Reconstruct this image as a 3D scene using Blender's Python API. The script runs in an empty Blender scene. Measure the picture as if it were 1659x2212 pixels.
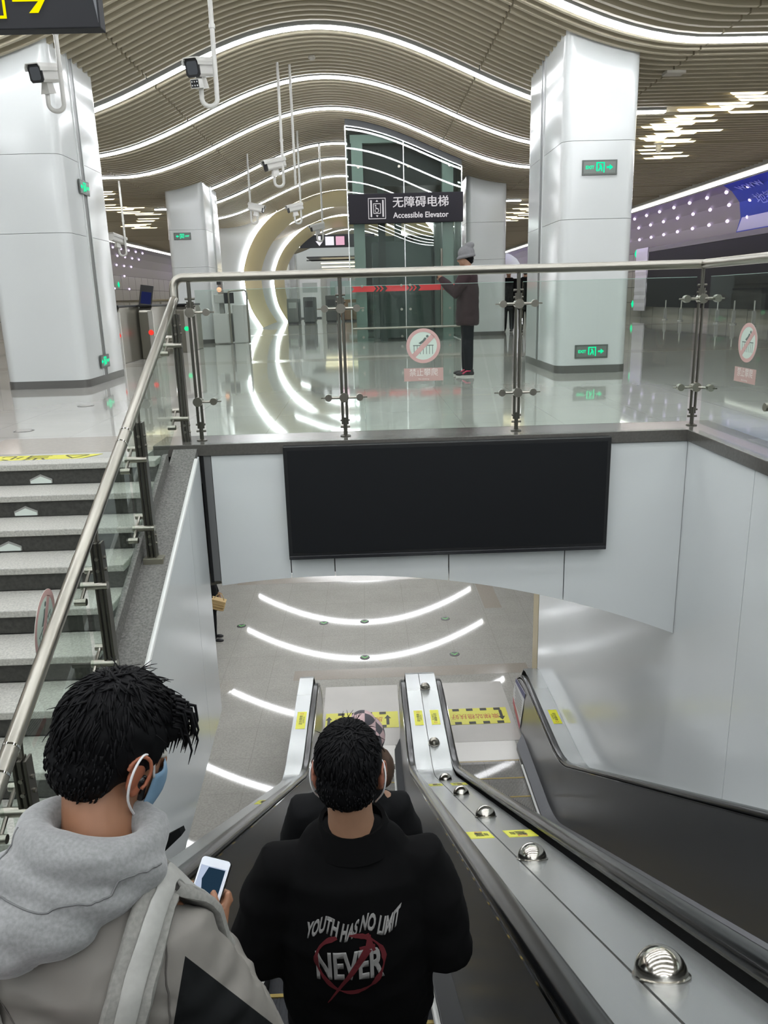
import bpy, bmesh, math, random
from mathutils import Vector, Matrix
random.seed(7)
SC = bpy.context.scene
COL = SC.collection
pi = math.pi; sin = math.sin; cos = math.cos

# ---------------------------------------------------------------- camera
CAMZ = 1.02                     # phone held 1.02 m above the concourse level
cam_d = bpy.data.cameras.new('camera')
cam_o = bpy.data.objects.new('camera', cam_d); COL.objects.link(cam_o)
cam_d.sensor_fit = 'VERTICAL'; cam_d.sensor_height = 36.0
cam_d.lens = 1685.0 / 2212.0 * 36.0
cam_d.clip_start = 0.02; cam_d.clip_end = 300
_M = ((0.99926116, -0.03297667, 0.01974001), (-0.02775238, -0.26379067, 0.96418063), (-0.02658824, -0.96401609, -0.26451095))
cam_o.matrix_world = Matrix(((_M[0][0], -_M[0][1], -_M[0][2], 0), (_M[1][0], -_M[1][1], -_M[1][2], 0),
                             (_M[2][0], -_M[2][1], -_M[2][2], CAMZ), (0, 0, 0, 1)))
SC.camera = cam_o
# ---------------------------------------------------------------- light and exposure
STRIP = 9.0          # emission of the ceiling light strips
W = bpy.data.worlds.new('world'); SC.world = W; W.use_nodes = True
W.node_tree.nodes['Background'].inputs[0].default_value = (0.80, 0.87, 0.90, 1)
W.node_tree.nodes['Background'].inputs[1].default_value = 0.50
SC.view_settings.view_transform = 'Standard'; SC.view_settings.look = 'None'
SC.view_settings.exposure = 1.85; SC.view_settings.gamma = 1.0
SC.view_settings.use_curve_mapping = False
SC.cycles.max_bounces = 10; SC.cycles.transparent_max_bounces = 24
SC.cycles.diffuse_bounces = 4; SC.cycles.glossy_bounces = 5
SC.cycles.sample_clamp_indirect = 4.0
SC.cycles.use_denoising = True

# ---------------------------------------------------------------- materials
MATS = {}
def srgb(h):
    r = [int(h[i:i+2], 16) / 255 for i in (0, 2, 4)]
    return tuple(c / 12.92 if c <= 0.04045 else ((c + 0.055) / 1.055) ** 2.4 for c in r) + (1,)
def mat(name, col, rough=0.5, metal=0.0, emit=0.0, noise=None, bump=None, coat=0.0, spec=None, sheen=0.0):
    """noise=(scale, strength 0..1): lightness variation; bump=(scale, strength)"""
    if name in MATS: return MATS[name]
    m = bpy.data.materials.new(name); m.use_nodes = True; MATS[name] = m
    n = m.node_tree.nodes; l = m.node_tree.links; b = n['Principled BSDF']
    c = srgb(col) if isinstance(col, str) else tuple(col) + (1,)
    b.inputs['Base Color'].default_value = c
    b.inputs['Roughness'].default_value = rough; b.inputs['Metallic'].default_value = metal
    if coat: b.inputs['Coat Weight'].default_value = coat; b.inputs['Coat Roughness'].default_value = 0.06
    if spec is not None: b.inputs['Specular IOR Level'].default_value = spec
    if sheen: b.inputs['Sheen Weight'].default_value = sheen
    if emit:
        b.inputs['Emission Color'].default_value = c; b.inputs['Emission Strength'].default_value = emit
    if noise or bump:
        tc = n.new('ShaderNodeTexCoord')
    if noise:
        t = n.new('ShaderNodeTexNoise'); t.inputs['Scale'].default_value = noise[0]; t.inputs['Detail'].default_value = 6
        l.new(tc.outputs['Object'], t.inputs['Vector'])
        r = n.new('ShaderNodeMapRange'); r.inputs[1].default_value = .3; r.inputs[2].default_value = .7
        r.inputs[3].default_value = 1 - noise[1]; r.inputs[4].default_value = 1 + noise[1]
        l.new(t.outputs['Fac'], r.inputs[0])
        x = n.new('ShaderNodeVectorMath'); x.operation = 'SCALE'; x.inputs[0].default_value = c[:3]
        l.new(r.outputs[0], x.inputs['Scale']); l.new(x.outputs[0], b.inputs['Base Color'])
    if bump:
        t2 = n.new('ShaderNodeTexNoise'); t2.inputs['Scale'].default_value = bump[0]; t2.inputs['Detail'].default_value = 4
        l.new(tc.outputs['Object'], t2.inputs['Vector'])
        bp = n.new('ShaderNodeBump'); bp.inputs['Strength'].default_value = bump[1]; bp.inputs['Distance'].default_value = 0.01
        l.new(t2.outputs['Fac'], bp.inputs['Height']); l.new(bp.outputs[0], b.inputs['Normal'])
    return m
def emis(name, col, s):
    if name in MATS: return MATS[name]
    m = bpy.data.materials.new(name); m.use_nodes = True; MATS[name] = m
    n = m.node_tree.nodes; l = m.node_tree.links
    if s <= 1.6 and 'light' not in name: s *= 2 ** -SC.view_settings.exposure      # screens and lit signs keep their level under the exposure
    n.remove(n['Principled BSDF']); e = n.new('ShaderNodeEmission')
    e.inputs[0].default_value = srgb(col); e.inputs[1].default_value = s
    l.new(e.outputs[0], n['Material Output'].inputs[0]); return m
def glassmat(name, tint, refl=1.0, rough=0.0):
    if name in MATS: return MATS[name]
    m = bpy.data.materials.new(name); m.use_nodes = True; MATS[name] = m
    n = m.node_tree.nodes; l = m.node_tree.links
    n.remove(n['Principled BSDF'])
    t = n.new('ShaderNodeBsdfTransparent'); t.inputs[0].default_value = srgb(tint)
    g = n.new('ShaderNodeBsdfGlossy'); g.inputs['Roughness'].default_value = rough; g.inputs[0].default_value = (.9, .95, .93, 1)
    f = n.new('ShaderNodeFresnel'); f.inputs[0].default_value = 1.5
    k = n.new('ShaderNodeMath'); k.operation = 'MULTIPLY'; k.inputs[1].default_value = refl
    mx = n.new('ShaderNodeMixShader'); ge = n.new('ShaderNodeNewGeometry'); iv = n.new('ShaderNodeMath'); iv.operation = 'SUBTRACT'; iv.inputs[0].default_value = 1.0
    l.new(ge.outputs['Backfacing'], iv.inputs[1]); k2 = n.new('ShaderNodeMath'); k2.operation = 'MULTIPLY'; k2.use_clamp = True
    l.new(f.outputs[0], k.inputs[0]); l.new(k.outputs[0], k2.inputs[0]); l.new(iv.outputs[0], k2.inputs[1]); l.new(k2.outputs[0], mx.inputs[0])
    l.new(t.outputs[0], mx.inputs[1]); l.new(g.outputs[0], mx.inputs[2]); l.new(mx.outputs[0], n['Material Output'].inputs[0])
    return m
def tilemat(name, col, joint, size, rough, noise=(3, .05), jw=.004, offs=0.0, fine=None):
    """square tiles with thin joints, in object space"""
    if name in MATS: return MATS[name]
    m = mat(name, col, rough, noise=noise)
    n = m.node_tree.nodes; l = m.node_tree.links; b = n['Principled BSDF']
    src = b.inputs['Base Color'].links[0].from_socket
    if fine:
        t = n.new('ShaderNodeTexNoise'); t.inputs['Scale'].default_value = fine[0]; t.inputs['Detail'].default_value = 8
        tc0 = n.new('ShaderNodeTexCoord'); l.new(tc0.outputs['Object'], t.inputs['Vector'])
        r = n.new('ShaderNodeMapRange'); r.inputs[1].default_value = .35; r.inputs[2].default_value = .65
        r.inputs[3].default_value = 1 - fine[1]; r.inputs[4].default_value = 1 + fine[1]; l.new(t.outputs['Fac'], r.inputs[0])
        x = n.new('ShaderNodeVectorMath'); x.operation = 'SCALE'; l.new(src, x.inputs[0]); l.new(r.outputs[0], x.inputs['Scale']); src = x.outputs[0]
    tc = n.new('ShaderNodeTexCoord'); sp = n.new('ShaderNodeSeparateXYZ'); l.new(tc.outputs['Object'], sp.inputs[0])
    fac = None
    for ax, o in (('X', offs), ('Y', 0.0)):
        a = n.new('ShaderNodeMath'); a.operation = 'ADD'; a.inputs[1].default_value = 80 * size + o; l.new(sp.outputs[ax], a.inputs[0])
        d = n.new('ShaderNodeMath'); d.operation = 'MODULO'; d.inputs[1].default_value = size; l.new(a.outputs[0], d.inputs[0])
        c = n.new('ShaderNodeMath'); c.operation = 'LESS_THAN'; c.inputs[1].default_value = jw; l.new(d.outputs[0], c.inputs[0])
        if fac is None: fac = c.outputs[0]
        else:
            q = n.new('ShaderNodeMath'); q.operation = 'MAXIMUM'; l.new(fac, q.inputs[0]); l.new(c.outputs[0], q.inputs[1]); fac = q.outputs[0]
    mx = n.new('ShaderNodeMix'); mx.data_type = 'RGBA'; l.new(fac, mx.inputs[0]); l.new(src, mx.inputs[6]); mx.inputs[7].default_value = srgb(joint)
    l.new(mx.outputs[2], b.inputs['Base Color'])
    return m

M_floor = tilemat('polished_floor', 'b2b1ab', '96948d', 0.8, 0.045, noise=(1.2, .06))
MATS['polished_floor'].node_tree.nodes['Principled BSDF'].inputs['Specular IOR Level'].default_value = 0.8
M_lfloor = tilemat('platform_floor', 'a3a19b', '84827d', 0.8, 0.045, noise=(2.0, .05), offs=.15, fine=(38, .10))
M_band = mat('tan_stone', '9b948b', 0.12, noise=(30, .06))
M_kerb = mat('dark_kerb', '55534f', 0.18, noise=(60, .10))
M_granite = mat('granite_rough', '6b6a66', 0.65, noise=(75, .38), bump=(90, .5))
M_gtread = mat('granite_tread', 'a9a8a1', 0.5, noise=(90, .22), bump=(80, .25))
M_griser = mat('granite_riser', '363632', 0.55, noise=(45, .35))
M_white = mat('white_panel', 'c9cccb', 0.16, spec=.5)
M_wwall = mat('pit_panel', 'd3d7d7', 0.14, spec=.5)
M_slat = mat('ceiling_slat', 'aba28c', 0.55)
M_slatback = mat('ceiling_back', '6d6555', 0.8)
M_steel = mat('brushed_steel', '98958c', 0.28, 1.0)
M_steelm = mat('mirror_steel', 'c6c8c8', 0.07, 1.0)
M_steeld = mat('dark_steel_post', '5d5b54', 0.35, .9)
M_balu = mat('dark_stainless', '8f9092', 0.30, .9)
M_deck = mat('satin_deck', 'a6a9a8', 0.24, .65)
M_rubber = mat('black_rubber', '0c0d0e', 0.2, spec=.45)
M_black = mat('black_matt', '101112', 0.5)
M_dark = mat('dark_grey', '2b2c2f', 0.4)
M_led = mat('led_screen', '121417', 0.6, spec=.25)
M_yellow = mat('yellow_sticker', 'd9d81c', 0.45)
M_fyellow = mat('floor_yellow', 'cdc93a', 0.35)
M_red = mat('red_ink', 'b04a2c', 0.5)
M_glass = glassmat('railing_glass', 'f0f5f2', .8)
M_gedge = mat('glass_edge', '9fb6ac', 0.2)
M_elevglass = glassmat('lift_glass', 'ebf0ee', 1.8)
M_lift = mat('lift_frame_green', '8d9d96', 0.4)
M_gold = mat('gold_panel', 'b3a67c', 0.35, .1)
M_cam = mat('camera_white', 'c2c1bc', 0.35)
M_purple = None
E_strip = emis('strip_light', 'f8fbff', STRIP)
E_strip2 = emis('cove_light', 'fff9f2', STRIP * .8)
E_green = emis('exit_green', '10dc98', 1.6)

# ---------------------------------------------------------------- helpers
class MB:
    def __init__(s): s.v = []; s.f = []; s.mi = []; s.cur = 0
    def add(s, verts, faces):
        o = len(s.v); s.v += [tuple(p) for p in verts]
        for f in faces: s.f.append([i + o for i in f]); s.mi.append(s.cur)
        return s
    def box(s, x0, x1, y0, y1, z0, z1):
        return s.add([(x0,y0,z0),(x1,y0,z0),(x1,y1,z0),(x0,y1,z0),(x0,y0,z1),(x1,y0,z1),(x1,y1,z1),(x0,y1,z1)],
                     [(0,3,2,1),(4,5,6,7),(0,1,5,4),(1,2,6,5),(2,3,7,6),(3,0,4,7)])
    def obox(s, c, size, R):
        hx, hy, hz = [k / 2 for k in size]; c = Vector(c)
        P = [c + R @ Vector(p) for p in [(-hx,-hy,-hz),(hx,-hy,-hz),(hx,hy,-hz),(-hx,hy,-hz),(-hx,-hy,hz),(hx,-hy,hz),(hx,hy,hz),(-hx,hy,hz)]]
        return s.add(P, [(0,3,2,1),(4,5,6,7),(0,1,5,4),(1,2,6,5),(2,3,7,6),(3,0,4,7)])
    def prism(s, poly, fa, fb):
        """poly: list of 2d points, fa/fb map (u,v) -> 3d for the two ends"""
        n = len(poly); A = [fa(*p) for p in poly]; B = [fb(*p) for p in poly]
        return s.add(A + B, [list(range(n))[::-1], list(range(n, 2 * n))] + [(i, (i + 1) % n, n + (i + 1) % n, n + i) for i in range(n)])
    def loft(s, rings, cap=True, closed=True):
        n = len(rings[0]); V = [p for r in rings for p in r]; F = []
        for k in range(len(rings) - 1):
            for i in range(n if closed else n - 1):
                j = (i + 1) % n; F.append((k*n+i, k*n+j, (k+1)*n+j, (k+1)*n+i))
        if cap and closed: F += [list(range(n))[::-1], list(range((len(rings)-1)*n, len(rings)*n))]
        return s.add(V, F)
    def tube(s, path, r, seg=10, cap=True, flat=None):
        path = [Vector(p) for p in path]; R = r if isinstance(r, (list, tuple)) else [r] * len(path)
        rings = []; up = None
        for i, p in enumerate(path):
            t = (path[min(i+1, len(path)-1)] - path[max(i-1, 0)]).normalized()
            if up is None: up = Vector((0,0,1)) if abs(t.z) < .9 else Vector((1,0,0))
            a = (up - t * up.dot(t)).normalized(); b = t.cross(a); up = a
            rr = R[i] if isinstance(R[i], (list, tuple)) else (R[i], R[i])
            rings.append([p + a * cos(2*pi*k/seg) * rr[0] + b * sin(2*pi*k/seg) * rr[1] for k in range(seg)])
        return s.loft(rings, cap)
    def cyl(s, a, b, r, seg=16): return s.tube([a, b], r, seg)
    def lathe(s, c, prof, seg=20, R=None):
        c = Vector(c); R = R or Matrix.Identity(3)
        return s.loft([[c + R @ Vector((r*cos(2*pi*k/seg), r*sin(2*pi*k/seg), z)) for k in range(seg)] for r, z in prof], True)
    def ball(s, c, r, seg=14, rings=9, R=None):
        rr = r if isinstance(r, (list, tuple)) else (r, r, r); c = Vector(c); R = R or Matrix.Identity(3)
        return s.loft([[c + R @ Vector((rr[0]*sin(pi*j/rings)*cos(2*pi*k/seg), rr[1]*sin(pi*j/rings)*sin(2*pi*k/seg), -rr[2]*cos(pi*j/rings))) for k in range(seg)]
                       for j in [.02] + list(range(1, rings)) + [rings - .02]], True)
    def disc(s, c, r, z=0.0, seg=24, R=None, r0=0.0, a0=0.0, a1=2*pi):
        c = Vector(c); R = R or Matrix.Identity(3)
        def pt(rr, a): return c + R @ Vector((rr*cos(a), rr*sin(a), z))
        full = abs(a1 - a0 - 2*pi) < 1e-6
        if r0 == 0: return s.add([pt(r, a0 + (a1-a0)*k/seg) for k in range(seg)], [list(range(seg))])
        A = [pt(r0, a0 + (a1-a0)*k/seg) for k in range(seg + 1)]; B = [pt(r, a0 + (a1-a0)*k/seg) for k in range(seg + 1)]
        return s.add(A + B, [(k, seg+1+k, seg+2+k, k+1) for k in range(seg)])
    def quad(s, a, b, c, d): return s.add([a, b, c, d], [(0,1,2,3)])
    def build(s, name, m, parent=None, smooth=False, bevel=0.0, fix=True):
        me = bpy.data.meshes.new(name); me.from_pydata([tuple(p) for p in s.v], [], s.f); me.update()
        for q in (m if isinstance(m, (list, tuple)) else [m]): me.materials.append(q)
        if isinstance(m, (list, tuple)):
            for p, k in zip(me.polygons, s.mi): p.material_index = k
        if fix:
            bm = bmesh.new(); bm.from_mesh(me); bmesh.ops.recalc_face_normals(bm, faces=bm.faces); bm.to_mesh(me); bm.free()
        o = bpy.data.objects.new(name, me); COL.objects.link(o)
        if parent:
            o.parent = parent; o.matrix_parent_inverse = parent.matrix_basis.inverted()
        if smooth:
            for p in me.polygons: p.use_smooth = True
            if smooth != 'all':
                try: me.set_sharp_from_angle(angle=0.7)
                except Exception: pass
        if bevel:
            b = o.modifiers.new('bevel', 'BEVEL'); b.width = bevel; b.segments = 2; b.limit_method = 'ANGLE'
        return o
def tag(o, label=None, cat=None, group=None, kind=None):
    if label: o['label'] = label
    if cat: o['category'] = cat
    if group: o['group'] = group
    if kind: o['kind'] = kind
    return o
def empty(name, loc=(0,0,0), label=None, cat=None, group=None):
    o = bpy.data.objects.new(name, None); COL.objects.link(o); o.location = loc; o.empty_display_size = .1
    return tag(o, label, cat, group)
def struct(o): o['kind'] = 'structure'; return o
def copy_tree(o, loc, label=None, parent=None, rot=None):
    c = o.copy(); COL.objects.link(c)
    if parent: c.parent = parent
    else:
        c.location = loc
        if rot: c.rotation_euler = rot
        if label: c['label'] = label
    for ch in list(o.children): copy_tree(ch, None, None, c)
    return c
def text(body, size, m, to3d, parent=None, name='lettering', depth=0.004, align='CENTER', width=None, spacing=1.0, bold=0.0, grid=0.0):
    """raised lettering; to3d maps (u,v,w) on the lettering plane to world"""
    cu = bpy.data.curves.new(name, 'FONT'); cu.body = body; cu.size = size; cu.align_x = align; cu.align_y = 'CENTER'
    cu.space_character = spacing; cu.offset = bold; cu.resolution_u = 3
    o = bpy.data.objects.new(name, cu); COL.objects.link(o)
    dg = bpy.context.evaluated_depsgraph_get(); me = bpy.data.meshes.new_from_object(o.evaluated_get(dg))
    bpy.data.objects.remove(o); bpy.data.curves.remove(cu)
    me.name = name
    xs = [v.co.x for v in me.vertices] or [0, 1]
    k = 1.0
    if width and max(xs) > min(xs): k = width / (max(xs) - min(xs))
    bm = bmesh.new(); bm.from_mesh(me)
    if grid:      # cut fine enough to lie on a curved surface
        for ax in (0, 1):
            lo = min(v.co[ax] for v in bm.verts); hi = max(v.co[ax] for v in bm.verts); q = lo + grid
            while q < hi:
                co = Vector((0, 0, 0)); co[ax] = q; no = Vector((0, 0, 0)); no[ax] = 1
                bmesh.ops.bisect_plane(bm, geom=bm.verts[:] + bm.edges[:] + bm.faces[:], plane_co=co, plane_no=no); q += grid
    if depth:
        r = bmesh.ops.extrude_face_region(bm, geom=list(bm.faces))
        for e in r['geom']:
            if isinstance(e, bmesh.types.BMVert): e.co.z += depth
    for v in bm.verts: v.co = Vector(to3d(v.co.x * k, v.co.y, v.co.z))
    bmesh.ops.recalc_face_normals(bm, faces=bm.faces)
    bm.to_mesh(me); bm.free()
    me.materials.clear(); me.materials.append(m)
    o = bpy.data.objects.new(name, me); COL.objects.link(o)
    if parent: o.parent = parent; o.matrix_parent_inverse = parent.matrix_basis.inverted()
    return o
def fillet(pts, rads, seg=8):
    """polyline with rounded corners"""
    out = [Vector(pts[0])]
    for i in range(1, len(pts) - 1):
        p, a, b = Vector(pts[i]), Vector(pts[i-1]), Vector(pts[i+1])
        da, db = (a - p).normalized(), (b - p).normalized()
        ang = da.angle(db); r = rads[i-1] if isinstance(rads, (list, tuple)) else rads
        t = min(r / math.tan(ang / 2), (a-p).length * .49, (b-p).length * .49); r = t * math.tan(ang / 2)
        bis = (da + db).normalized(); c = p + bis * (r / sin(ang / 2))
        s0 = p + da * t - c; s1 = p + db * t - c; th = s0.angle(s1)
        if th < 1e-4: out.append(p); continue
        ax = s0.cross(s1).normalized()
        for k in range(seg + 1): out.append(c + Matrix.Rotation(th * k / seg, 3, ax) @ s0)
    out.append(Vector(pts[-1])); return out
# ================================================================ STRUCTURE
AX = -0.573                       # axis of the vaulted hall
def cz(x):
    u = min(abs(x - AX) / 4.54, 1.0); return 4.31 + 0.626 * cos(pi * u)
PX0, PX1, PY1 = -1.217, 2.38, 5.64      # escalator pit
SX0, SY1 = -4.6, 5.24                   # stairwell
ZL = -5.1                               # lower floor
# concourse floor around the pit and stairwell
m = MB()
m.box(-13.2, 12.2, 6.02, 62, -.35, 0); m.box(PX1 + .30, 12.2, -6, 6.02, -.35, 0)
m.box(-13.2, SX0, -6, 6.02, -.35, 0); m.box(SX0, PX0 - .33, SY1 + .06, 6.02, -.35, 0)
struct(m.build('floor', M_floor))
# darker stone bands inlaid in the concourse floor
m = MB()
for (a, b, c, d) in ((-13, 12, 13.6, 14.2), (-13, 12, 24.6, 25.2)): m.box(a, b, c, d, 0, .001)
m.box(-2.9, PX0 - .34, 5.62, 6.3, 0, .0012); 
struct(m.build('floor_band', M_band))
# dark granite kerb round the pit
m = MB()
m.box(PX0 - .33, PX1, PY1 - .02, 6.02, -.055, .03); m.box(PX1 - .02, PX1 + .30, -4, 6.02, -.055, .0302)
struct(m.build('trim_kerb', M_kerb, bevel=.004))
# lower floor and its bands
m = MB(); m.box(-10, 12, -8, 32, ZL - .2, ZL); struct(m.build('floor_lower', M_lfloor))
m = MB(); m.box(-1.35, 2.62, 11.85, 12.2, ZL, ZL + .001); m.box(2.29, 2.64, 14.68, 16.3, ZL, ZL + .001); m.box(-3, 5, 16.52, 16.95, ZL, ZL + .001)
struct(m.build('floor_lower_band', M_band))
m = MB(); m.box(-10, 12, 31.6, 32, ZL, -.4); struct(m.build('wall_lower_far', M_wwall))
m = MB(); m.box(-10.2, -10, -8, 32, ZL, -.4); struct(m.build('wall_lower_left', M_wwall))
m = MB(); m.box(7.0, 7.2, -8, 32, ZL, -.4); struct(m.build('wall_lower_right', M_wwall))
# lower ceiling, same wave as above, hung under the slab from the fascia onwards
def lcz(x): return -1.02 - .09 * (x + .2) ** 2 if abs(x + .2) < 3.6 else -2.186 - .02 * (abs(x + .2) - 3.6)
m = MB(); N = 40; xs = [-9 + 18 * i / N for i in range(N + 1)]
for i in range(N):
    a, b = xs[i], xs[i + 1]
    m.add([(a, 5.8, lcz(a)), (b, 5.8, lcz(b)), (b, 31.6, lcz(b)), (a, 31.6, lcz(a)), (a, 5.8, lcz(a) + .1), (b, 5.8, lcz(b) + .1), (b, 31.6, lcz(b) + .1), (a, 31.6, lcz(a) + .1)],
          [(0,3,2,1),(4,5,6,7),(0,1,5,4),(2,3,7,6)])
struct(m.build('ceiling_lower', mat('lower_ceiling', '8d887c', .6)))
def lower_arc(y, xa, xb, i):
    m = MB(); n = 26
    rows = [[(x, y - .055, lcz(x) - .005), (x, y + .055, lcz(x) - .005), (x, y + .055, lcz(x) - .05), (x, y - .055, lcz(x) - .05)] for x in [xa + (xb - xa) * k / n for k in range(n + 1)]]
    m.loft(rows); return tag(m.build('arc_light', emis('strip_low', 'f8fbff', STRIP * .9)), 'curved white light strip on the lower ceiling over the platform floor', 'light strip', 'lower level light strips')
for i, (y, a, b) in enumerate(((9.2, -3.6, 2.2), (11.9, -3.6, 2.2), (14.2, -3.6, 3.2), (17.4, -3.6, 3.2), (20.95, -3.6, 3.2), (23.6, -3.6, 3.2), (27.6, -3.6, 3.2))): lower_arc(y, a, b, i)

# front wall of the pit (fascia with arched lower edge, panel joints)
def arch(x): return -1.02 - .078 * (x + .35) ** 2
m = MB(); cuts = [PX0 + .075, -.602, -.27, .60, 1.49, PX1]
for a, b in zip(cuts[:-1], cuts[1:]):
    a += .004; b -= .004; n = 10
    poly = [(a, -.06), (b, -.06)] + [(b + (a - b) * k / n, arch(b + (a - b) * k / n)) for k in range(n + 1)]
    m.prism(poly, lambda u, v: (u, PY1, v), lambda u, v: (u, PY1 + .14, v))
struct(m.build('wall_front', M_wwall))
m = MB(); m.box(PX0, PX1, PY1 + .015, PY1 + .13, -.99, -.056); struct(m.build('wall_front_core', M_black))
m = MB(); m.box(PX0, PX0 + .024, PY1 - .004, PY1 + .1, -1.04, -.056); struct(m.build('trim_1', M_black))
m = MB(); m.box(PX0 + .024, PX0 + .075, PY1 - .002, PY1 + .1, -1.03, -.056); struct(m.build('trim_2', mat('grey_jamb', '6b6c6c', .4)))
# slab edge above the lower ceiling
# right wall of the pit, running on below the concourse to a beige jamb
m = MB()
for (a, b) in ((-8, .2), (.2, 2.4), (2.4, 4.62), (4.62, 10.3)): m.box(PX1, PX1 + .12, a + .003, b - .003, ZL, -.056)
struct(m.build('wall_right', M_wwall))
m = MB(); m.box(PX1 - .004, PX1 + .26, 10.3, 10.62, ZL, -1.5); struct(m.build('trim_3', mat('beige_jamb', 'a89b7a', .4)))
# left wall of the pit: carries the stair, its top edge follows the stringer
def strz(y): return .483 * (y - 5.62)
m = MB()
def lw(a, b):
    poly = [(a, strz(a) - .012), (b, min(strz(b) - .012, -.056)), (b, -2.1 - (5.6 - b) * .125), (a, -2.1 - (5.6 - a) * .125)]
    m.prism(poly, lambda u, v: (PX0, u, v), lambda u, v: (PX0 - .0115, u, v))
for a, b in ((.6, 2.9), (2.905, 5.13), (5.135, 5.60)): lw(a, b)
struct(m.build('wall_left', M_wwall))
m = MB(); p0, p1 = Vector((PX0, 5.5, strz(5.5) - .002)), Vector((PX0, -.2, strz(-.2) - .002))
m.tube([p0, p1], .016, 8); struct(m.build('trim_4', mat('white_edge', 'd2d3d0', .3), smooth=True))
# stringer of the stairs, rough granite
m = MB(); m.prism([(5.66, 0), (5.612, 0), (-.5, strz(-.5) + .004), (-.5, strz(-.5) - .3), (5.66, -.3)], lambda u, v: (-1.40, u, v), lambda u, v: (PX0 - .012, u, v))
m.prism([(5.45, 0), (5.40, 0), (-.5, strz(-.5) + .10), (-.5, strz(-.5) - .3), (5.45, -.3)], lambda u, v: (-1.43, u, v), lambda u, v: (-1.398, u, v)); struct(m.build('trim_stringer', M_granite))
# stair: grey granite treads over dark risers (one flight, fixed)
st = empty('staircase', (-2.9, 5.24, 0), 'granite staircase left of the escalators with pale treads and dark risers', 'stairs')
TR, RI = .298, .144
for k in range(15):
    y = SY1 - TR * k; z = -RI * k
    m = MB(); m.box(SX0, -1.432, y - .02, y + (TR if k else .15), z - .042, z + (.0022 if k == 0 else 0)); m.build('tread', M_gtread, st, bevel=.006)
    m = MB(); m.box(SX0, -1.432, y + .005, y + .03, z - RI, z - .042); m.build('riser', M_griser, st)
m = MB(); m.prism([(SY1, -.36), (SY1 - 15 * TR, -.36 - 15 * RI), (SY1 - 15 * TR, -.6 - 15 * RI), (SY1, -.6)], lambda u, v: (SX0, u, v), lambda u, v: (-1.41, u, v)); m.build('soffit', M_wwall, st)
# white arrow markers on the risers (chevron plates)
for i, (k, x) in enumerate(((0, -2.22), (1, -2.22), (2, -2.22))):
    y = SY1 - TR * k + .004; z = -RI * k - .135
    t = MB(); t.prism([(-.075, 0), (.075, 0), (.075, .028), (0, .062), (-.075, .028)], lambda u, v: (x + u, y, z + v), lambda u, v: (x + u, y - .006, z + v))
    a = t.build('step_marker', mat('marker_frame', '8e8f8b', .4))
    tag(a, 'pale arrow plate on the dark riser of the %s step from the top' % ('first', 'second', 'third')[i], 'marker', 'arrow markers on the stair risers')
    t = MB(); t.prism([(-.07, 0), (.07, 0), (.07, .018), (0, .048), (-.07, .018)], lambda u, v: (x + u, y - .006, z + v), lambda u, v: (x + u, y - .009, z + v))
    t.build('arrow_face', mat('marker_face', 'c9d2cb', .3), a)

# ---------------------------------------------------------------- ceiling: slats on the wave profile
def clear(y, marks, d=.11): return all(abs(y - k) > d for k in marks)
ARCS = [-5.4, -3.6, -1.8, 0.0, 1.8, 3.6, 5.2, 6.8, 9.57, 13.06, 15.77, 18.2, 22.05, 24.3, 27.6, 33.6, 36.0, 43.0, 45.5, 48.0]  # strips short of the first visible one are unseen, packed closer to brighten the pit
cutsx = [-11.0, -5.15, -3.05, 1.855, 4.0, 9.4]
m = MB()
y = -5.0
while y < 52:
    if clear(y, ARCS):
        for a, b in zip(cutsx[:-1], cutsx[1:]):
            a += .012; b -= .012
            n = 22 if (a > -3.2 and b < 2) else (9 if (a > -5.3 and b < 4.1) else 1)
            rows = []
            for k in range(n + 1):
                x = a + (b - a) * k / n; z = cz(x)
                rows.append([(x, y - .028, z), (x, y + .028, z), (x, y + .028, z + .12), (x, y - .028, z + .12)])
            m.loft(rows)
    y += .2
struct(m.build('ceiling', M_slat))
m = MB(); n = 60
for k in range(n):
    a = -11.2 + 20.8 * k / n; b = -11.2 + 20.8 * (k + 1) / n
    m.quad((a, -6, cz(a) + .16), (b, -6, cz(b) + .16), (b, 54, cz(b) + .16), (a, 54, cz(a) + .16))
struct(m.build('ceiling_void', M_slatback))
ORD = {9.57: 'nearest', 13.06: 'second nearest', 15.77: 'third nearest', 18.2: 'fourth nearest', 22.05: 'fifth nearest', 24.3: 'sixth nearest', 27.6: 'seventh nearest'}
for y in ARCS:
    xa, xb = (-5.9, 4.75) if y < 30 else (-4.0, 2.9)
    if y == 9.57: xb = 5.6
    if y == 22.05: xa, xb = -3.84, 2.70
    m = MB(); n = 44; rows = []
    for k in range(n + 1):
        x = xa + (xb - xa) * k / n; z = cz(x)
        rows.append([(x, y - .05, z - .035), (x, y + .05, z - .035), (x, y + .05, z + .02), (x, y - .05, z + .02)])
    m.loft(rows); o = m.build('arc_light', E_strip, fix=True)
    if y in ORD: l = 'white light strip curving across the vault, %s of the row in view' % ORD[y]
    elif y < 9: l = 'unseen white light strip across the vault above the escalators, added to brighten the pit'
    else: l = 'white light strip curving across the vault beyond the glowing portals'
    tag(o, l, 'light strip', 'light strips across the vault')
    m = MB(); rows = []
    for k in range(n + 1):
        x = xa + (xb - xa) * k / n; z = cz(x)
        rows.append([(x, y - .075, z - .01), (x, y + .075, z - .01), (x, y + .075, z + .1), (x, y - .075, z + .1)])
    m.loft(rows); m.build('channel', mat('strip_channel', '8b8d8c', .4), o)
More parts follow.
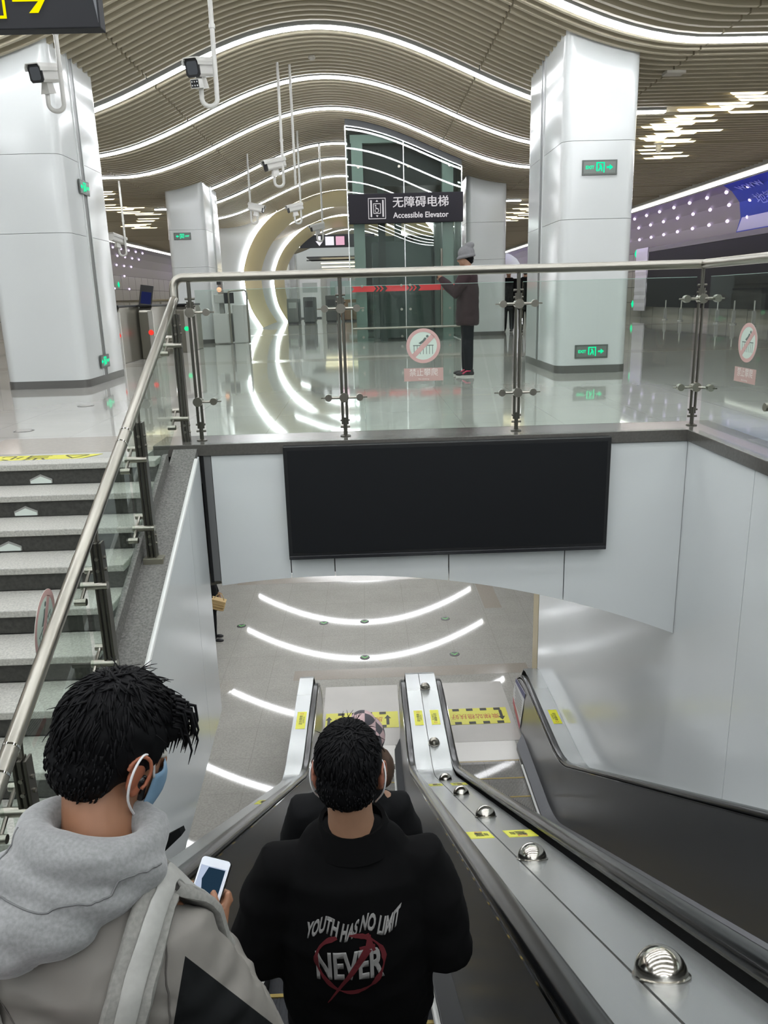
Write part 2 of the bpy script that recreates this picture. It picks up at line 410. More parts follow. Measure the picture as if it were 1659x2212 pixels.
# straight light bars of the side aisles
E_bar = emis('bar_light', 'ffeebf', 1.1)
BR = [(5.38, 11.91), (5.54, 12.08), (5.69, 12.25), (5.3, 12.43), (5.58, 12.62), (5.01, 12.83), (5.9, 13.16), (5.13, 13.37), (5.03, 13.59), (5.12, 13.76), (4.95, 13.92), (4.87, 14.09), (5.14, 14.26), (5.57, 14.42), (5.31, 14.62), (5.23, 14.77), (5.17, 14.96), (5.34, 15.28), (5.63, 15.44), (5.53, 15.97), (5.56, 16.3), (5.75, 16.88), (6.16, 17.15), (6.03, 17.35)]
BL = [(-5.99, 20.38), (-6.05, 20.8), (-6.37, 21.19), (-6.38, 21.75), (-6.7, 23.03), (-6.58, 23.5), (-6.55, 24.22), (-6.52, 24.72), (-6.13, 23.83), (-6.23, 25.18), (-6.09, 25.61), (-6.46, 26.8), (-6.82, 27.64), (-7.18, 28.54), (-7.45, 28.98), (-7.72, 29.27), (-7.47, 29.52), (-7.33, 29.94)]
BM = [(5.3 + .35 * sin(k * 2.1), 24.5 + .42 * k) for k in range(16)]
BN = [(-6.3 - .3 * sin(k * 1.9), 34 + .6 * k) for k in range(14)]
def bar(x0, x1, y, lab, grp):
    y = round(y / .2) * .2 + .1
    m = MB(); m.prism([(x0, 3.672), (x1, 3.672), (x1 + .05, 3.70), (x0 - .05, 3.70)], lambda u, v: (u, y - .03, v), lambda u, v: (u, y + .03, v))
    tag(m.build('bar_light', E_bar), lab, 'light bar', grp)
ry = set()
def uniq(y):
    k = round(y / .2)
    while k in ry: k += 1
    ry.add(k); return k * .2
for i_, (x, y) in enumerate(BR): bar(x, x + .42 + .12 * (i_ * 7 % 4), uniq(y), 'warm white light bar in the staggered cluster over the right aisle, beside the near column', 'light bars over the right aisle')
for x, y in BM: bar(x, x + .6, uniq(y), 'warm white light bar in the far cluster over the right aisle, behind the near column', 'far light bars over the right aisle')
ry.clear()
for i_, (x, y) in enumerate(BL): bar(x - .5 - .12 * (i_ * 7 % 4), x, uniq(y), 'warm white light bar in the staggered cluster over the left aisle', 'light bars over the left aisle')
for x, y in BN: bar(x - .6, x, uniq(y), 'warm white light bar in the far cluster over the left aisle', 'far light bars over the left aisle')

# ---------------------------------------------------------------- side walls, coved at the top, with light trough and studs
WP = [(11.4, 0), (11.4, 2.5), (11.28, 3.0), (11.0, 3.42), (10.6, 3.7), (10.1, 3.92), (9.4, 4.0)]
M_side = mat('side_wall', '8f8c83', .35); M_joint = mat('panel_joint', '4a4946', .6)
def side(s, nm):
    fx = (lambda x: x) if s > 0 else (lambda x: 2 * AX - x)
    m = MB(); ys = [4 + 1.3 * k for k in range(0, 42)]
    for a, b in zip(ys[:-1], ys[1:]):
        for p, q in zip(WP[:-1], WP[1:]):
            m.quad((fx(p[0]), a, p[1]), (fx(p[0]), b, p[1]), (fx(q[0]), b, q[1]), (fx(q[0]), a, q[1]))
    struct(m.build('wall_' + nm, M_side, fix=False))
    m = MB()
    for z in (.55, 1.15, 1.8, 2.5): m.box(min(fx(11.396), fx(11.42)), max(fx(11.396), fx(11.42)), 4, 58, z, z + .022)
    for yy in ys: m.box(min(fx(11.397), fx(11.42)), max(fx(11.397), fx(11.42)), yy, yy + .018, 0, 2.5)
    struct(m.build('wall_' + nm + '_joint', M_joint))
    m = MB(); poly = [(9.55, 3.62), (8.93, 3.62), (8.93, 3.9), (9.05, 3.9), (9.05, 3.7), (9.55, 3.7)]
    m.prism(poly, lambda u, v: (fx(u), 6, v), lambda u, v: (fx(u), 58, v)); struct(m.build('trim_' + ('5' if s > 0 else '6'), mat('trough', 'a9a8a3', .4)))
    m = MB(); x = sorted((fx(9.13), fx(9.25))); m.box(x[0], x[1], 6, 58, 3.585, 3.62)
    tag(m.build('trough_light', E_strip2), 'long white light line under the trough of the %s' % ('right wall' if s > 0 else 'left wall'), 'light strip')
    m = MB(); x = sorted((fx(9.45), fx(9.5))); m.box(x[0], x[1], 6, 58, 3.72, 3.78)  # unseen strip added to wash the cove purple, studs being too weak
    tag(m.build('added_purple_light', emis('purple_glow', '8d4cff', 7.0)), 'unseen purple light line added behind the trough to tint the %s' % ('right wall' if s > 0 else 'left wall'), 'light strip')
side(1, 'side_right'); side(-1, 'side_left')
E_stud = emis('stud_glow', 'e6d2ff', 1.6)
base = None
for s in (1, -1):
    fx = (lambda x: x) if s > 0 else (lambda x: 2 * AX - x)
    lab = 'small glowing violet stud on the coved %s' % ('right wall' if s > 0 else 'left wall'); grp = 'violet studs on the %s' % ('right wall' if s > 0 else 'left wall')
    first = None
    rows = [(11.28, 3.0), (11.0, 3.4), (10.6, 3.68), (10.15, 3.88)] + ([(11.38, 2.5), (11.38, 1.85)] if s < 0 else [])
    for r, (x, z) in enumerate(rows):
        y0, y1 = (18.5, 36.5) if s > 0 else (31.5, 45.5)
        if r >= 4: y0, y1, st_ = 33, 45, 2.6
        else: st_ = 1.3
        y = y0 + (.65 if r % 2 else 0)
        while y < y1:
            xx = fx(x - .05)
            if first is None:
                m = MB(); m.ball((xx, y, z), .055, 10, 7); first = m.build('wall_stud', E_stud, smooth='all'); tag(first, lab, 'wall light', grp); fp = (xx, y, z)
            else:
                c = first.copy(); COL.objects.link(c); c.location = (xx - fp[0], y - fp[1], z - fp[2])
            y += st_
# end walls
m = MB(); m.box(-13, 12, 58, 58.2, 0, 5.2); struct(m.build('wall_far', mat('far_wall', 'b4b4b0', .5)))
m = MB(); m.box(-13, 12, -8.2, -8, ZL, 5.2); struct(m.build('wall_back', mat('back_wall', '9a9a96', .5)))

# ---------------------------------------------------------------- glowing portals (walls with arched openings)
RING = [(-3.904, 0), (-4.3, .705), (-4.462, 1.395), (-4.5, 2.073), (-4.44, 2.406), (-4.183, 3.065), (-3.738, 3.711), (-3.007, 4.344), (-2.297, 4.729), (-1.428, 4.95), (AX, 5.02)]
RING = RING + [(2 * AX - x, z) for x, z in RING[-2::-1]]
def cr(P, n=5):
    out = []
    for i in range(len(P) - 1):
        p0, p1, p2, p3 = [Vector(P[max(0, min(len(P) - 1, k))]) for k in (i - 1, i, i + 1, i + 2)]
        for j in range(n):
            t = j / n; out.append(.5 * ((2 * p1) + (p2 - p0) * t + (2 * p0 - 5 * p1 + 4 * p2 - p3) * t * t + (3 * p1 - p0 - 3 * p2 + p3) * t ** 3))
    out.append(Vector(P[-1])); return out
RS = cr(RING)
def portal(y, dep, lab, sc=1.0, xo=5.3):
    R0 = [(AX + (p.x - AX) * sc, p.y * (1 if sc == 1 else .985)) for p in RS]; n = len(R0)
    t = empty('portal_arch', (AX, y, 0), lab, 'arch')
    m = MB(); out = []
    for x, z in R0:
        dx, dz = x - AX, z - 2.0
        k = min(xo / abs(dx) if dx else 99, (4.2 / dz) if dz > 0 else (2.0 / -dz if dz < 0 else 99)); out.append((AX + dx * k, 2.0 + dz * k))
    out[0] = (AX - xo, 0); out[-1] = (AX + xo, 0)
    m.add([(x, y, z) for x, z in R0] + [(x, y, z) for x, z in out], [(i, i + 1, n + i + 1, n + i) for i in range(n - 1)])
    m.add([(AX - xo, y, 0), (AX - xo, y + dep + 2.4, 0), (AX - xo, y + dep + 2.4, 5.2), (AX - xo, y, 5.2)], [(0,1,2,3)])
    m.add([(AX + xo, y, 0), (AX + xo, y + dep + 2.4, 0), (AX + xo, y + dep + 2.4, 5.2), (AX + xo, y, 5.2)], [(0,1,2,3)])
    m.build('portal_wall', M_white, t, fix=False)
    m = MB(); rows = []
    for x, z in R0:
        dx, dz = (AX - x), (1.9 - z); d = math.hypot(dx, dz); ux, uz = dx / d, dz / d
        rows.append([(x, y - .01, z), (x + ux * .10, y + .5, max(0, z + uz * .10)), (x + ux * .26, y + dep * .6, max(0, z + uz * .26)), (x + ux * .30, y + dep, max(0, z + uz * .30))])
    m.loft(rows, cap=False, closed=False); m.build('reveal', M_gold, t, fix=False, smooth=True)
    m = MB(); rows = []
    for x, z in R0:
        dx, dz = (AX - x), (1.9 - z); d = math.hypot(dx, dz); ux, uz = dx / d, dz / d
        rows.append([(x - ux * .03, y - .04, z - uz * .03 if z > 0 else 0), (x + ux * .06, y - .04, max(0, z + uz * .06)), (x + ux * .06, y + .02, max(0, z + uz * .06)), (x - ux * .03, y + .02, z - uz * .03 if z > 0 else 0)])
    m.loft(rows); m.build('edge_light', E_strip, t)
    return t
portal(31.1, 3.4, 'nearer arched portal with a gold reveal and a white glowing edge, behind the lift')
portal(40.0, 3.0, 'farther arched portal with a gold reveal and a white glowing edge, inside the nearer one', .955)

# ---------------------------------------------------------------- columns
def column(x0, x1, y0, y1, lab, groove=None, inner=1):
    t = empty('column', ((x0 + x1) / 2, (y0 + y1) / 2, 0), lab, 'column', 'white panelled columns')
    def outline(g, r=.13):
        P = []
        for cx_, cy_, a0 in ((x1 - r, y1 - r, 0), (x0 + r, y1 - r, 90), (x0 + r, y0 + r, 180), (x1 - r, y0 + r, 270)):
            for k in range(7):
                a = math.radians(a0 + 15 * k); P.append((cx_ + (r + g) * cos(a), cy_ + (r + g) * sin(a)))
        return P
    segs = [(.10, 1.90), (1.905, 2.80), (2.805, 5.0)]
    for a, b in segs:
        m = MB(); o = outline(0); rows = [[(p[0], p[1], a) for p in o], [(p[0], p[1], b) for p in o]]; m.loft(rows)
        m.build('cladding_panel', M_white, t, smooth=True)
    m = MB(); o = outline(.005); m.loft([[(p[0], p[1], 0) for p in o], [(p[0], p[1], .10) for p in o]]); m.build('plinth', mat('plinth_grey', '5b5a57', .35), t, smooth=True)
    if groove:
        gx = x1 if inner > 0 else x0; s = inner
        m = MB(); xx = sorted((gx - .05 * s, gx + .006 * s)); m.box(xx[0], xx[1], groove - .07, groove + .07, .1, 5); m.build('recess', mat('recess_grey', '5f6160', .35), t)
        for q in (-.085, .085):
            m = MB(); xx = sorted((gx - .05 * s, gx + .012 * s)); m.box(xx[0], xx[1], groove + q - .012, groove + q + .012, .1, 5); m.build('recess_edge', M_white, t)
    return t
column(2.52, 3.44, 10.29, 12.4, 'white panelled column right of the lift, nearest on the right', 11.45, -1)
column(-4.62, -3.58, 10.29, 12.0, 'white panelled column at the left edge of the concourse', 11.05, 1)
column(-4.82, -3.86, 20.9, 23.0, 'white panelled column behind the glass railing, second on the left', 22.0, 1)
column(2.72, 3.74, 20.9, 23.0, 'white panelled column directly right of the glass lift', None)
for x, y in ((-4.6, 47), (-4.5, 51.5)): column(x - .5, x + .4, y, y + 1.6, 'white panelled column far beyond the portals, %s of two' % ('nearer' if y < 50 else 'farther'))
# ================================================================ ESCALATORS
K30 = math.tan(pi / 6)
def path_yz(n0, zflat, yend, y0=-1.6, r=1.5, seg=10):
    """height line of the incline, bending into the lower flat; n0 = height at y=0"""
    yb = (n0 - zflat) / K30
    return [(p.y, p.z) for p in fillet([(0, y0, n0 - K30 * y0), (0, yb, zflat), (0, yend, zflat)], r, seg)]
ZF = ZL + .93                        # handrail top over the landing
HN = .349                            # handrail top line at y = 0
def offs(path, d):
    """offset a y-z path by d along its normal (up = +)"""
    out = []
    for i, p in enumerate(path):
        a = path[max(i - 1, 0)]; b = path[min(i + 1, len(path) - 1)]
        t = Vector((b[0] - a[0], b[1] - a[1])).normalized(); out.append((p[0] - t.y * d * 1, p[1] + t.x * d))
    return out
YN = 9.75                           # start of the lower newel curve
def newel(path, r=.36, seg=10, back=.5):
    """continue the handrail round the newel and back underneath"""
    y, z = path[-1]; a = .87 - .05 + (r - .36); b = .72
    q = [(y + a * sin(pi / 2 * k / seg), z - b + b * cos(pi / 2 * k / seg)) for k in range(1, seg + 1)]
    return path + q + [(y + a - .02, z - b - .09), (y + a - .10, ZL + .03)]
def ribbon(m, path, xa, xb, th=0.0):
    """strip between xa and xb following the path"""
    rows = [[(xa, p[0], p[1]), (xb, p[0], p[1])] for p in path]
    if th:
        lo = offs(path, -th); rows = [[(xa, p[0], p[1]), (xb, p[0], p[1]), (xb, q[0], q[1]), (xa, q[0], q[1])] for p, q in zip(path, lo)]
        m.loft(rows)
    else: m.loft(rows, cap=False, closed=False)
    return m
HP = newel(path_yz(HN, ZF, YN))
def handrail(x, par, lab=None):
    """black rubber handrail, a flattened C profile swept along the path"""
    prof = [(-.041, -.012), (-.041, .002), (-.034, .014), (-.02, .020), (.02, .020), (.034, .014), (.041, .002), (.041, -.012), (.03, -.02), (-.03, -.02)]
    m = MB(); rows = []
    for i, p in enumerate(HP):
        a = HP[max(i - 1, 0)]; b = HP[min(i + 1, len(HP) - 1)]; t = Vector((b[0] - a[0], b[1] - a[1])).normalized()
        rows.append([(x + u, p[0] - t.y * (v - .02), p[1] + t.x * (v - .02)) for u, v in prof])
    m.loft(rows); return m.build('handrail', M_rubber, par, smooth=True)
def side_panel(x, xs, par, s):
    """inner balustrade: stainless panel from under the handrail down to the skirt ledge; s = side of the steps"""
    top = path_yz(HN - .05, ZF - .05, YN); n = len(top)
    # newel panel end follows the handrail curve
    y, z = top[-1]
    arc = [(y + .77 * sin(pi / 2 * k / 10), z - .68 + .68 * cos(pi / 2 * k / 10)) for k in range(1, 11)] + [(y + .75, z - .75), (y + .66, ZL)]
    low = path_yz(HN - .78, ZF - .78, YN - .02)
    xb = x - .03 * s
    m = MB(); rows = [[(x, a[0], a[1]), (xb, min(b[0], a[0] + .3), b[1])] for a, b in zip(top, low)]
    m.loft(rows, cap=False, closed=False)
    ctr = (x, y - .05, ZL)
    pts = [(x, y, z)] + [(x, a, b) for a, b in arc] + [ctr]
    m.add(pts, [list(range(len(pts)))])
    o = m.build('balustrade_panel', M_balu, par, fix=False)
    # bright trim line along the panel top
    m = MB(); ribbon(m, [(p[0], p[1] + .006) for p in top] + [(a, b) for a, b in arc[:9]], x - .004 * s, x + .008, .010); m.build('panel_trim', M_steelm, o, fix=True)
    # skirt ledge, skirt and light brush strip
    m = MB(); lo2 = path_yz(HN - .86, ZF - .845, YN - .2)
    m.loft([[(xb, a[0], a[1]), (xs + .012 * s, b[0], b[1])] for a, b in zip(low, lo2)], cap=False, closed=False)
    m.loft([[(xs + .012 * s, b[0], b[1]), (xs + .004 * s, b[0], b[1] - .30)] for b in lo2], cap=False, closed=False); m.build('skirt', mat('skirt_dark', '4a4b4e', .4, .5), par, fix=False)
    m = MB(); q = [p for p in lo2 if p[0] < 9.1] + [(9.1, lo2[-1][1])]; m.tube([(xs - .004 * s, a, b - .03) for a, b in q], .016, 8)
    m.build('skirt_strip', mat('pale_strip', 'd6d6d2', .35), par, smooth=True)
def escalator(xc, hw, lab, half):
    t = empty('escalator', (xc, 8.0, ZL), lab, 'escalator')
    for s in (-1, 1):
        side_panel(xc + .575 * s, xc + half * s, t, s)
        handrail(xc + .615 * s, t)
        # profile carrying the handrail
        m = MB(); ribbon(m, [(p[0], p[1] - .03) for p in path_yz(HN - .005, ZF - .005, YN)], xc + .585 * s, xc + .645 * s, .02); m.build('handrail_guide', M_steeld, t, fix=True)
    # steps, level again near the lower comb
    nose = lambda y: max(HN - .95 - K30 * y, ZL - .0) if y < 7.6 else ZL
    def sz(y):
        v = HN - .95 - K30 * y
        if y < 7.3: return v
        if y > 8.4: return ZL - .005
        k = (y - 7.3) / 1.1; a = HN - .95 - K30 * 7.3
        return a + (ZL - .005 - a) * (1 - (1 - k) ** 2.0)
    y = 9.32 - .4
    ribs = mat('step_grey', '3c3d40', .6, .4, noise=(60, .15))
    while y > -1.0:
        z = sz(y + .4); zn = sz(y + .8)
        m = MB(); m.box(xc - half + .006, xc + half - .006, y, y + .395, z - .02, z)
        n = int(half * 2 / .018)
        for k in range(n):
            x = xc - half + .012 + k * .018; m.box(x, x + .008, y + .002, y + .375, z, z + .006)
        o = m.build('step', ribs, t)
        if z - zn > .012:
            r = MB(); rows = []
            for k in range(5):
                a = k / 4; rows.append([(xc - half + .006, y + .395 - .03 * a * a, z - .004 - (z - zn + .0) * a), (xc + half - .006, y + .395 - .03 * a * a, z - .004 - (z - zn) * a)])
            r.loft(rows, cap=False, closed=False); r.build('riser', mat('riser_grey', '3a3b3e', .45, .7), o, fix=False)
        e = MB(); e.box(xc - half + .006, xc + half - .006, y + .378, y + .398, z - .012, z + .009)
        e.build('edge_line', mat('edge_yellow', 'a8914a', .5), o)
        y -= .4
    m = MB(); m.box(xc - half - .03, xc + half + .03, 9.32, 9.79, ZL - .02, ZL + .006)
    for k in range(int(half * 2 / .018)): m.box(xc - half + k * .018, xc - half + k * .018 + .006, 9.24, 9.32, ZL - .006, ZL + .005)
    m.build('comb_plate', mat('comb_plate', 'b9b7b2', .3, .4), t)
    m = MB(); m.box(xc - half - .13, xc + half + .13, 9.795, 11.57, ZL - .02, ZL + .005); m.build('floor_plate', mat('floor_plate', 'a7a49e', .35, .2, noise=(2, .05)), t)
    return t
XL, XR = -.21, 1.52
esc_l = escalator(XL, .58, 'escalator carrying people down on the left, with dark steel sides and black handrails', .45)
esc_r = escalator(XR, .58, 'empty escalator on the right, with yellow edged steps and black handrails', .42)

# decks (outer stainless covers)
dp = path_yz(HN - .091, ZF - .02, YN + .40, r=1.3)
dp = dp + [(YN + .55, ZF - .07), (YN + .66, ZF - .2), (YN + .72, ZF - .6), (YN + .66, ZL)]
DX0, DX1 = XL + .655, XR - .655
t = empty('escalator_deck', ((DX0 + DX1) / 2, 8, ZL), 'stainless deck with steel domes between the two escalators', 'escalator deck')
sx = .637
m = MB(); ribbon(m, dp, DX0, sx - .004, .02); m.build('deck_plate', M_deck, t, smooth=True)
m = MB(); ribbon(m, dp, sx + .004, DX1, .02); m.build('deck_plate', M_deck, t, smooth=True)
m = MB(); ribbon(m, [(p[0], p[1] - .004) for p in dp], sx - .004, sx + .004, .012); m.build('deck_joint', mat('joint_dark', '2e2d2a', .6), t)
def dz(y):
    for a, b in zip(dp[:-1], dp[1:]):
        if a[0] <= y <= b[0]: return a[1] + (b[1] - a[1]) * (y - a[0]) / (b[0] - a[0]), math.atan2(b[1] - a[1], b[0] - a[0])
    return dp[-1][1], 0
for y in (1.57, 3.02, 4.38, 5.68, 7.0, 8.35, 9.75):
    z, a = dz(y); R = Matrix.Rotation(a, 3, 'X')
    m = MB(); m.lathe((.70, y, z), [(.072, -.002), (.072, .004), (.066, .006)] + [(.066 * cos(k * pi / 18), .006 + .066 * sin(k * pi / 18)) for k in range(1, 9)], 28, R); m.build('dome', M_steel if y > 8 else mat('dome_steel', 'b5b2aa', .16, 1.0), t, smooth=True)
def deck_label(xc, y, w, l, rot=0):
    z, a = dz(y); R = Matrix.Rotation(a, 3, 'X'); c = Vector((xc, y, z))
    f = lambda u, v, h=.003: tuple(c + R @ Vector((u, v, h)))
    m = MB(); m.prism([(-w/2, -l/2), (w/2, -l/2), (w/2, l/2), (-w/2, l/2)], lambda u, v: f(u, v, .0), lambda u, v: f(u, v, .002)); o = m.build('warning_label', M_yellow, t if DX0 < xc < DX1 else DK.get(xc > 1) )
    s = -1 if rot else 1
    text('请勿攀爬', .4 * w, M_black, lambda u, v, d: f(-v * s - .0 * w, u * s, .0025 + d), o, depth=.0005, width=l * .55)
    text('注意安全', .2 * w, M_black, lambda u, v, d: f(-v * s + .28 * w * s, u * s, .0025 + d), o, depth=.0005, width=l * .4)
    m = MB(); m.disc(f(0, l * .37 * s, .0028), w * .17, 0, 16, R, r0=w * .12); m.build('warning_icon', mat('icon_red', 'c33a2e', .5), o)
DK = {}
for s, xa, xb, nm in ((-1, -1.06, XL - .655, 'stainless outer deck left of the crowded escalator'), (1, XR + .655, PX1 - .002, 'stainless outer deck between the empty escalator and the white wall')):
    q = empty('escalator_deck', ((xa + xb) / 2, 8, ZL), nm, 'escalator deck'); DK[s > 0] = q
    m = MB(); ribbon(m, dp, xa, xb, .02); m.build('deck_plate', M_deck if s > 0 else M_deck, q, smooth=True)
    xo = xa if s < 0 else xb - .004
    m = MB(); rows = [[(xo, p[0], p[1] - .02), (xo + .004, p[0], p[1] - .02), (xo + .004, p[0], max(p[1] - 1.1, ZL)), (xo, p[0], max(p[1] - 1.1, ZL))] for p in dp if p[0] <= YN + .56]
    m.loft(rows); m.build('outer_panel', M_deck, q)
for y in (8.95,): deck_label(.555, y, .11, .36); deck_label(.765, y, .11, .36, 1)
deck_label(.785, 3.70, .16, .24, 1); deck_label(.56, 3.70, .13, .24); deck_label(.785, 6.55, .15, .24, 1); deck_label(.56, 6.55, .13, .22)
deck_label(-.955, 9.0, .12, .42); deck_label(-.965, 2.75, .11, .30); deck_label(-.965, 5.7, .11, .30)
deck_label(2.29, 8.85, .11, .34, 1)
# information sheet on the inner side of the right newel
x = XR + .575 - .012
m = MB(); yy, zz = 10.1, ZF - .50
m.prism([(-.42, .36), (.24, .26), (.42, -.02), (.44, -.26), (-.08, -.40), (-.20, -.1)], lambda u, v: (x, yy + u, zz + v), lambda u, v: (x + .004, yy + u, zz + v))
sh = m.build('notice_sheet', mat('sheet_white', 'd0d0d4', .4)); tag(sh, 'white notice sheet with blue and red ends on the newel of the empty escalator', 'notice')
for pts, c, nm in (([(-.42, .36), (.24, .26), (.29, .18), (-.37, .25)], '30336a', 'header'), ([(-.08, -.40), (.44, -.26), (.43, -.15), (-.11, -.30)], 'a8304a', 'footer')):
    m = MB(); m.prism(pts, lambda u, v: (x - .002, yy + u, zz + v), lambda u, v: (x, yy + u, zz + v)); m.build(nm, mat('sheet_' + nm, c, .4), sh)
m = MB()
for k in range(8): m.box(x - .0015, x, yy - .2 + .008 * k, yy + .3 - .02 * (k % 3), zz + .12 - .04 * k, zz + .132 - .04 * k)
m.build('print_lines', mat('print_grey', '6a6a70', .6), sh)

# yellow floor stickers on the landings
def floor_sign(xa, xb, body, flip, lab):
    y0, y1 = 10.26, 10.72; z = ZL + .006; s = -1 if flip else 1; xc = (xa + xb) / 2; yc = (y0 + y1) / 2
    m = MB(); m.box(xa, xb, y0, y1, z, z + .002); o = m.build('floor_sign', M_fyellow); tag(o, lab, 'floor sign')
    for e in (-1, 1):
        for k in range(4):
            x = xc + (k - 1.5) * .21; m = MB(); m.box(x - .05, x + .05, yc + e * .19 - .035, yc + e * .19 + .035, z + .002, z + .0028); m.build('dash', mat('sign_dark', '1e1d19', .5), o)
    ar = [(-.022, -.15), (.022, -.15), (.022, .03), (.05, .03), (0, .13), (-.05, .03), (-.022, .03)]
    for xx in ((xa + .05, xb - .16) if not flip else (xb - .10,)):
        m = MB(); m.prism(ar, lambda u, v: (xx + u * s, yc + v * s, z + .002), lambda u, v: (xx + u * s, yc + v * s, z + .003)); m.build('arrow', mat('sign_dark', '1e1d19', .5), o)
    text(body, .15, M_red, lambda u, v, d: (xc - (.05 if not flip else .04) + u * s, yc + v * s, z + .0022 + d), o, depth=.0008, width=.72)
floor_sign(-.75, .345, '请勿在此停留', False, 'yellow floor sign at the foot of the crowded escalator')
floor_sign(1.09, 2.0, '乘梯站稳扶好', True, 'yellow floor sign with a down arrow at the foot of the empty escalator')
# green floor markers
for i, (x, y, l) in enumerate(((-2.56, 14.22, 'round green guide marker on the lower floor, leftmost of its row'), (-.95, 14.22, 'round green guide marker on the lower floor, second from left in its row'), (-.15, 14.22, 'round guide marker on the lower floor, third from left in its row'), (1.44, 14.22, 'round green guide marker on the lower floor, rightmost of the farther row'), (-.15, 12.63, 'round green guide marker on the lower floor, left one of the nearer two'), (1.44, 12.63, 'round green guide marker on the lower floor, right one of the nearer two'))):
    m = MB(); m.lathe((x, y, ZL), [(.09, 0), (.09, .004), (.08, .006)], 20); o = m.build('floor_marker', mat('marker_black', '1d211e', .3)); tag(o, l, 'floor marker', 'round guide markers')
    m = MB(); m.prism([(-.06, .02), (0, -.05), (.06, .02), (.06, .055), (0, -.01), (-.06, .055)], lambda u, v: (x + u, y + v, ZL + .006), lambda u, v: (x + u, y + v, ZL + .008)); m.build('arrow', mat('marker_green', '5fb35a', .4), o)
for x, y, l in ((-2.96, 8.36, 'round floor marker on the concourse near the left column'), (-2.94, 6.74, 'round floor marker on the concourse near the stair head')):
    m = MB(); m.lathe((x, y, 0), [(.085, 0), (.085, .003), (.07, .0035), (.07, .002)], 24); o = m.build('floor_marker', mat('marker_ring', '6e6d6a', .3)); tag(o, l, 'floor marker', 'round guide markers')
    m = MB(); m.lathe((x, y, .002), [(.065, 0), (.065, .002)], 24); m.build('marker_disc', mat('marker_disc', 'a5a39d', .2), o)
# yellow warning strip at the stair head
m = MB(); m.prism([(-3.9, 5.36), (-1.98, 5.385), (-1.88, 5.53), (-3.9, 5.56)], lambda u, v: (u, v, .0015), lambda u, v: (u, v, .003)); o = m.build('floor_sign', M_fyellow); tag(o, 'yellow warning strip on the floor at the head of the stairs', 'floor sign')
text('当心台阶', .17, mat('sign_dark', '1e1d19', .5), lambda u, v, d: (-2.62 - u, 5.46 - v, .0032 + d), o, depth=.0006, width=.8)
m = MB()
for a, b in (((0, .055), (-.08, -.05)), ((-.08, -.05), (.08, -.05)), ((.08, -.05), (0, .055))):
    m.obox((-2.05 + (a[0] + b[0]) / 2, 5.455 - (a[1] + b[1]) / 2, .0036), (math.hypot(a[0] - b[0], a[1] - b[1]), .012, .0008), Matrix.Rotation(math.atan2(-(b[1] - a[1]), b[0] - a[0]), 3, 'Z'))
m.build('warning_triangle', mat('sign_dark', '1e1d19', .5), o)
# ================================================================ RAILINGS
RZ = 1.195; RY = 5.80; RX = 2.462
def spider(m, c, dirs, front):
    """point clamp: hub, arms to glass pads"""
    c = Vector(c); f = Vector(front)
    m.tube([c - f * .02, c + f * .05], .034, 16)
    for d in dirs:
        d = Vector(d); e = c + d * .115 + f * .02
        m.tube([c + f * .02, c + d * .06 + f * .028, e], .010, 8)
        m.tube([e - f * .022, e + f * .022], .026, 14); m.tube([e + d * .026, e + d * .055], .005, 6)
rl = empty('glass_railing', (.6, RY, .03), 'steel and glass railing along the far edge of the escalator pit', 'railing')
m = MB(); m.tube(fillet([(-1.33, RY - .02, 1.04), (-1.33, RY + .0, RZ), (RX, RY, RZ)], .07), .032, 14); m.build('top_rail', M_steel, rl, smooth=True)
PXS = (-1.225, -.152, 1.13, RX)
def post(x, y, par, dirs, front):
    m = MB(); fx, fy = front[0], front[1]; sx_, sy_ = abs(fy), abs(fx)
    for e in (-1, 1):
        o = .016 * e; m.tube([(x + o * sx_, y + o * sy_, .12), (x + o * sx_, y + o * sy_, 1.03)], .0105, 8)
    m.tube([(x, y, .03), (x, y, .17)], .015, 10); m.tube([(x, y, .98), (x, y, RZ - .02)], .014, 10); m.lathe((x, y, .03), [(.04, 0), (.04, .006), (.02, .012)], 16)
    for z in (.10, .15, 1.0, 1.05):
        m.tube([(x - .035 * sx_, y - .035 * sy_, z), (x + .035 * sx_, y + .035 * sy_, z)], .008, 8)
    p = m.build('post', M_steeld, par, smooth=True)
    for z in (.955, .32):
        m = MB(); spider(m, (x, y, z), dirs, front); m.build('glass_clamp', M_steel, p, smooth=True)
    return p
post(PXS[0], RY, rl, [(1, 0, 0)], (0, -1, 0)); post(PXS[1], RY, rl, [(1, 0, 0), (-1, 0, 0)], (0, -1, 0)); post(PXS[2], RY, rl, [(1, 0, 0), (-1, 0, 0)], (0, -1, 0))
post(PXS[3], RY, rl, [(-1, 0, 0), (.6, -.8, 0)], (0, -1, 0))
for a, b in zip(PXS[:-1], PXS[1:]):
    m = MB(); m.box(a + .035, b - .035, RY + .015, RY + .027, .06, 1.105); g = m.build('glass_panel', M_glass, rl)
    m = MB(); m.box(a + .035, b - .035, RY + .0148, RY + .0272, 1.105, 1.108); m.build('glass_edge', M_gedge, g)
rr = empty('glass_railing', (RX, 3, .03), 'steel and glass railing along the right side of the escalator pit', 'railing')
m = MB(); m.tube([(RX, RY - .03, RZ), (RX, -3, RZ)], .032, 14); m.build('top_rail', M_steel, rr, smooth=True)
for y in (4.55, 3.3, 2.05, .8, -.45): post(RX, y, rr, [(0, 1, 0), (0, -1, 0)], (-1, 0, 0))
ys = (5.72, 4.55, 3.3, 2.05, .8, -.45)
for a, b in zip(ys[:-1], ys[1:]):
    m = MB(); m.box(RX + .012, RX + .024, b + .03, a - .03, .06, 1.105); g = m.build('glass_panel', M_glass, rr)
    m = MB(); m.box(RX + .0118, RX + .0242, b + .03, a - .03, 1.105, 1.108); m.build('glass_edge', M_gedge, g)
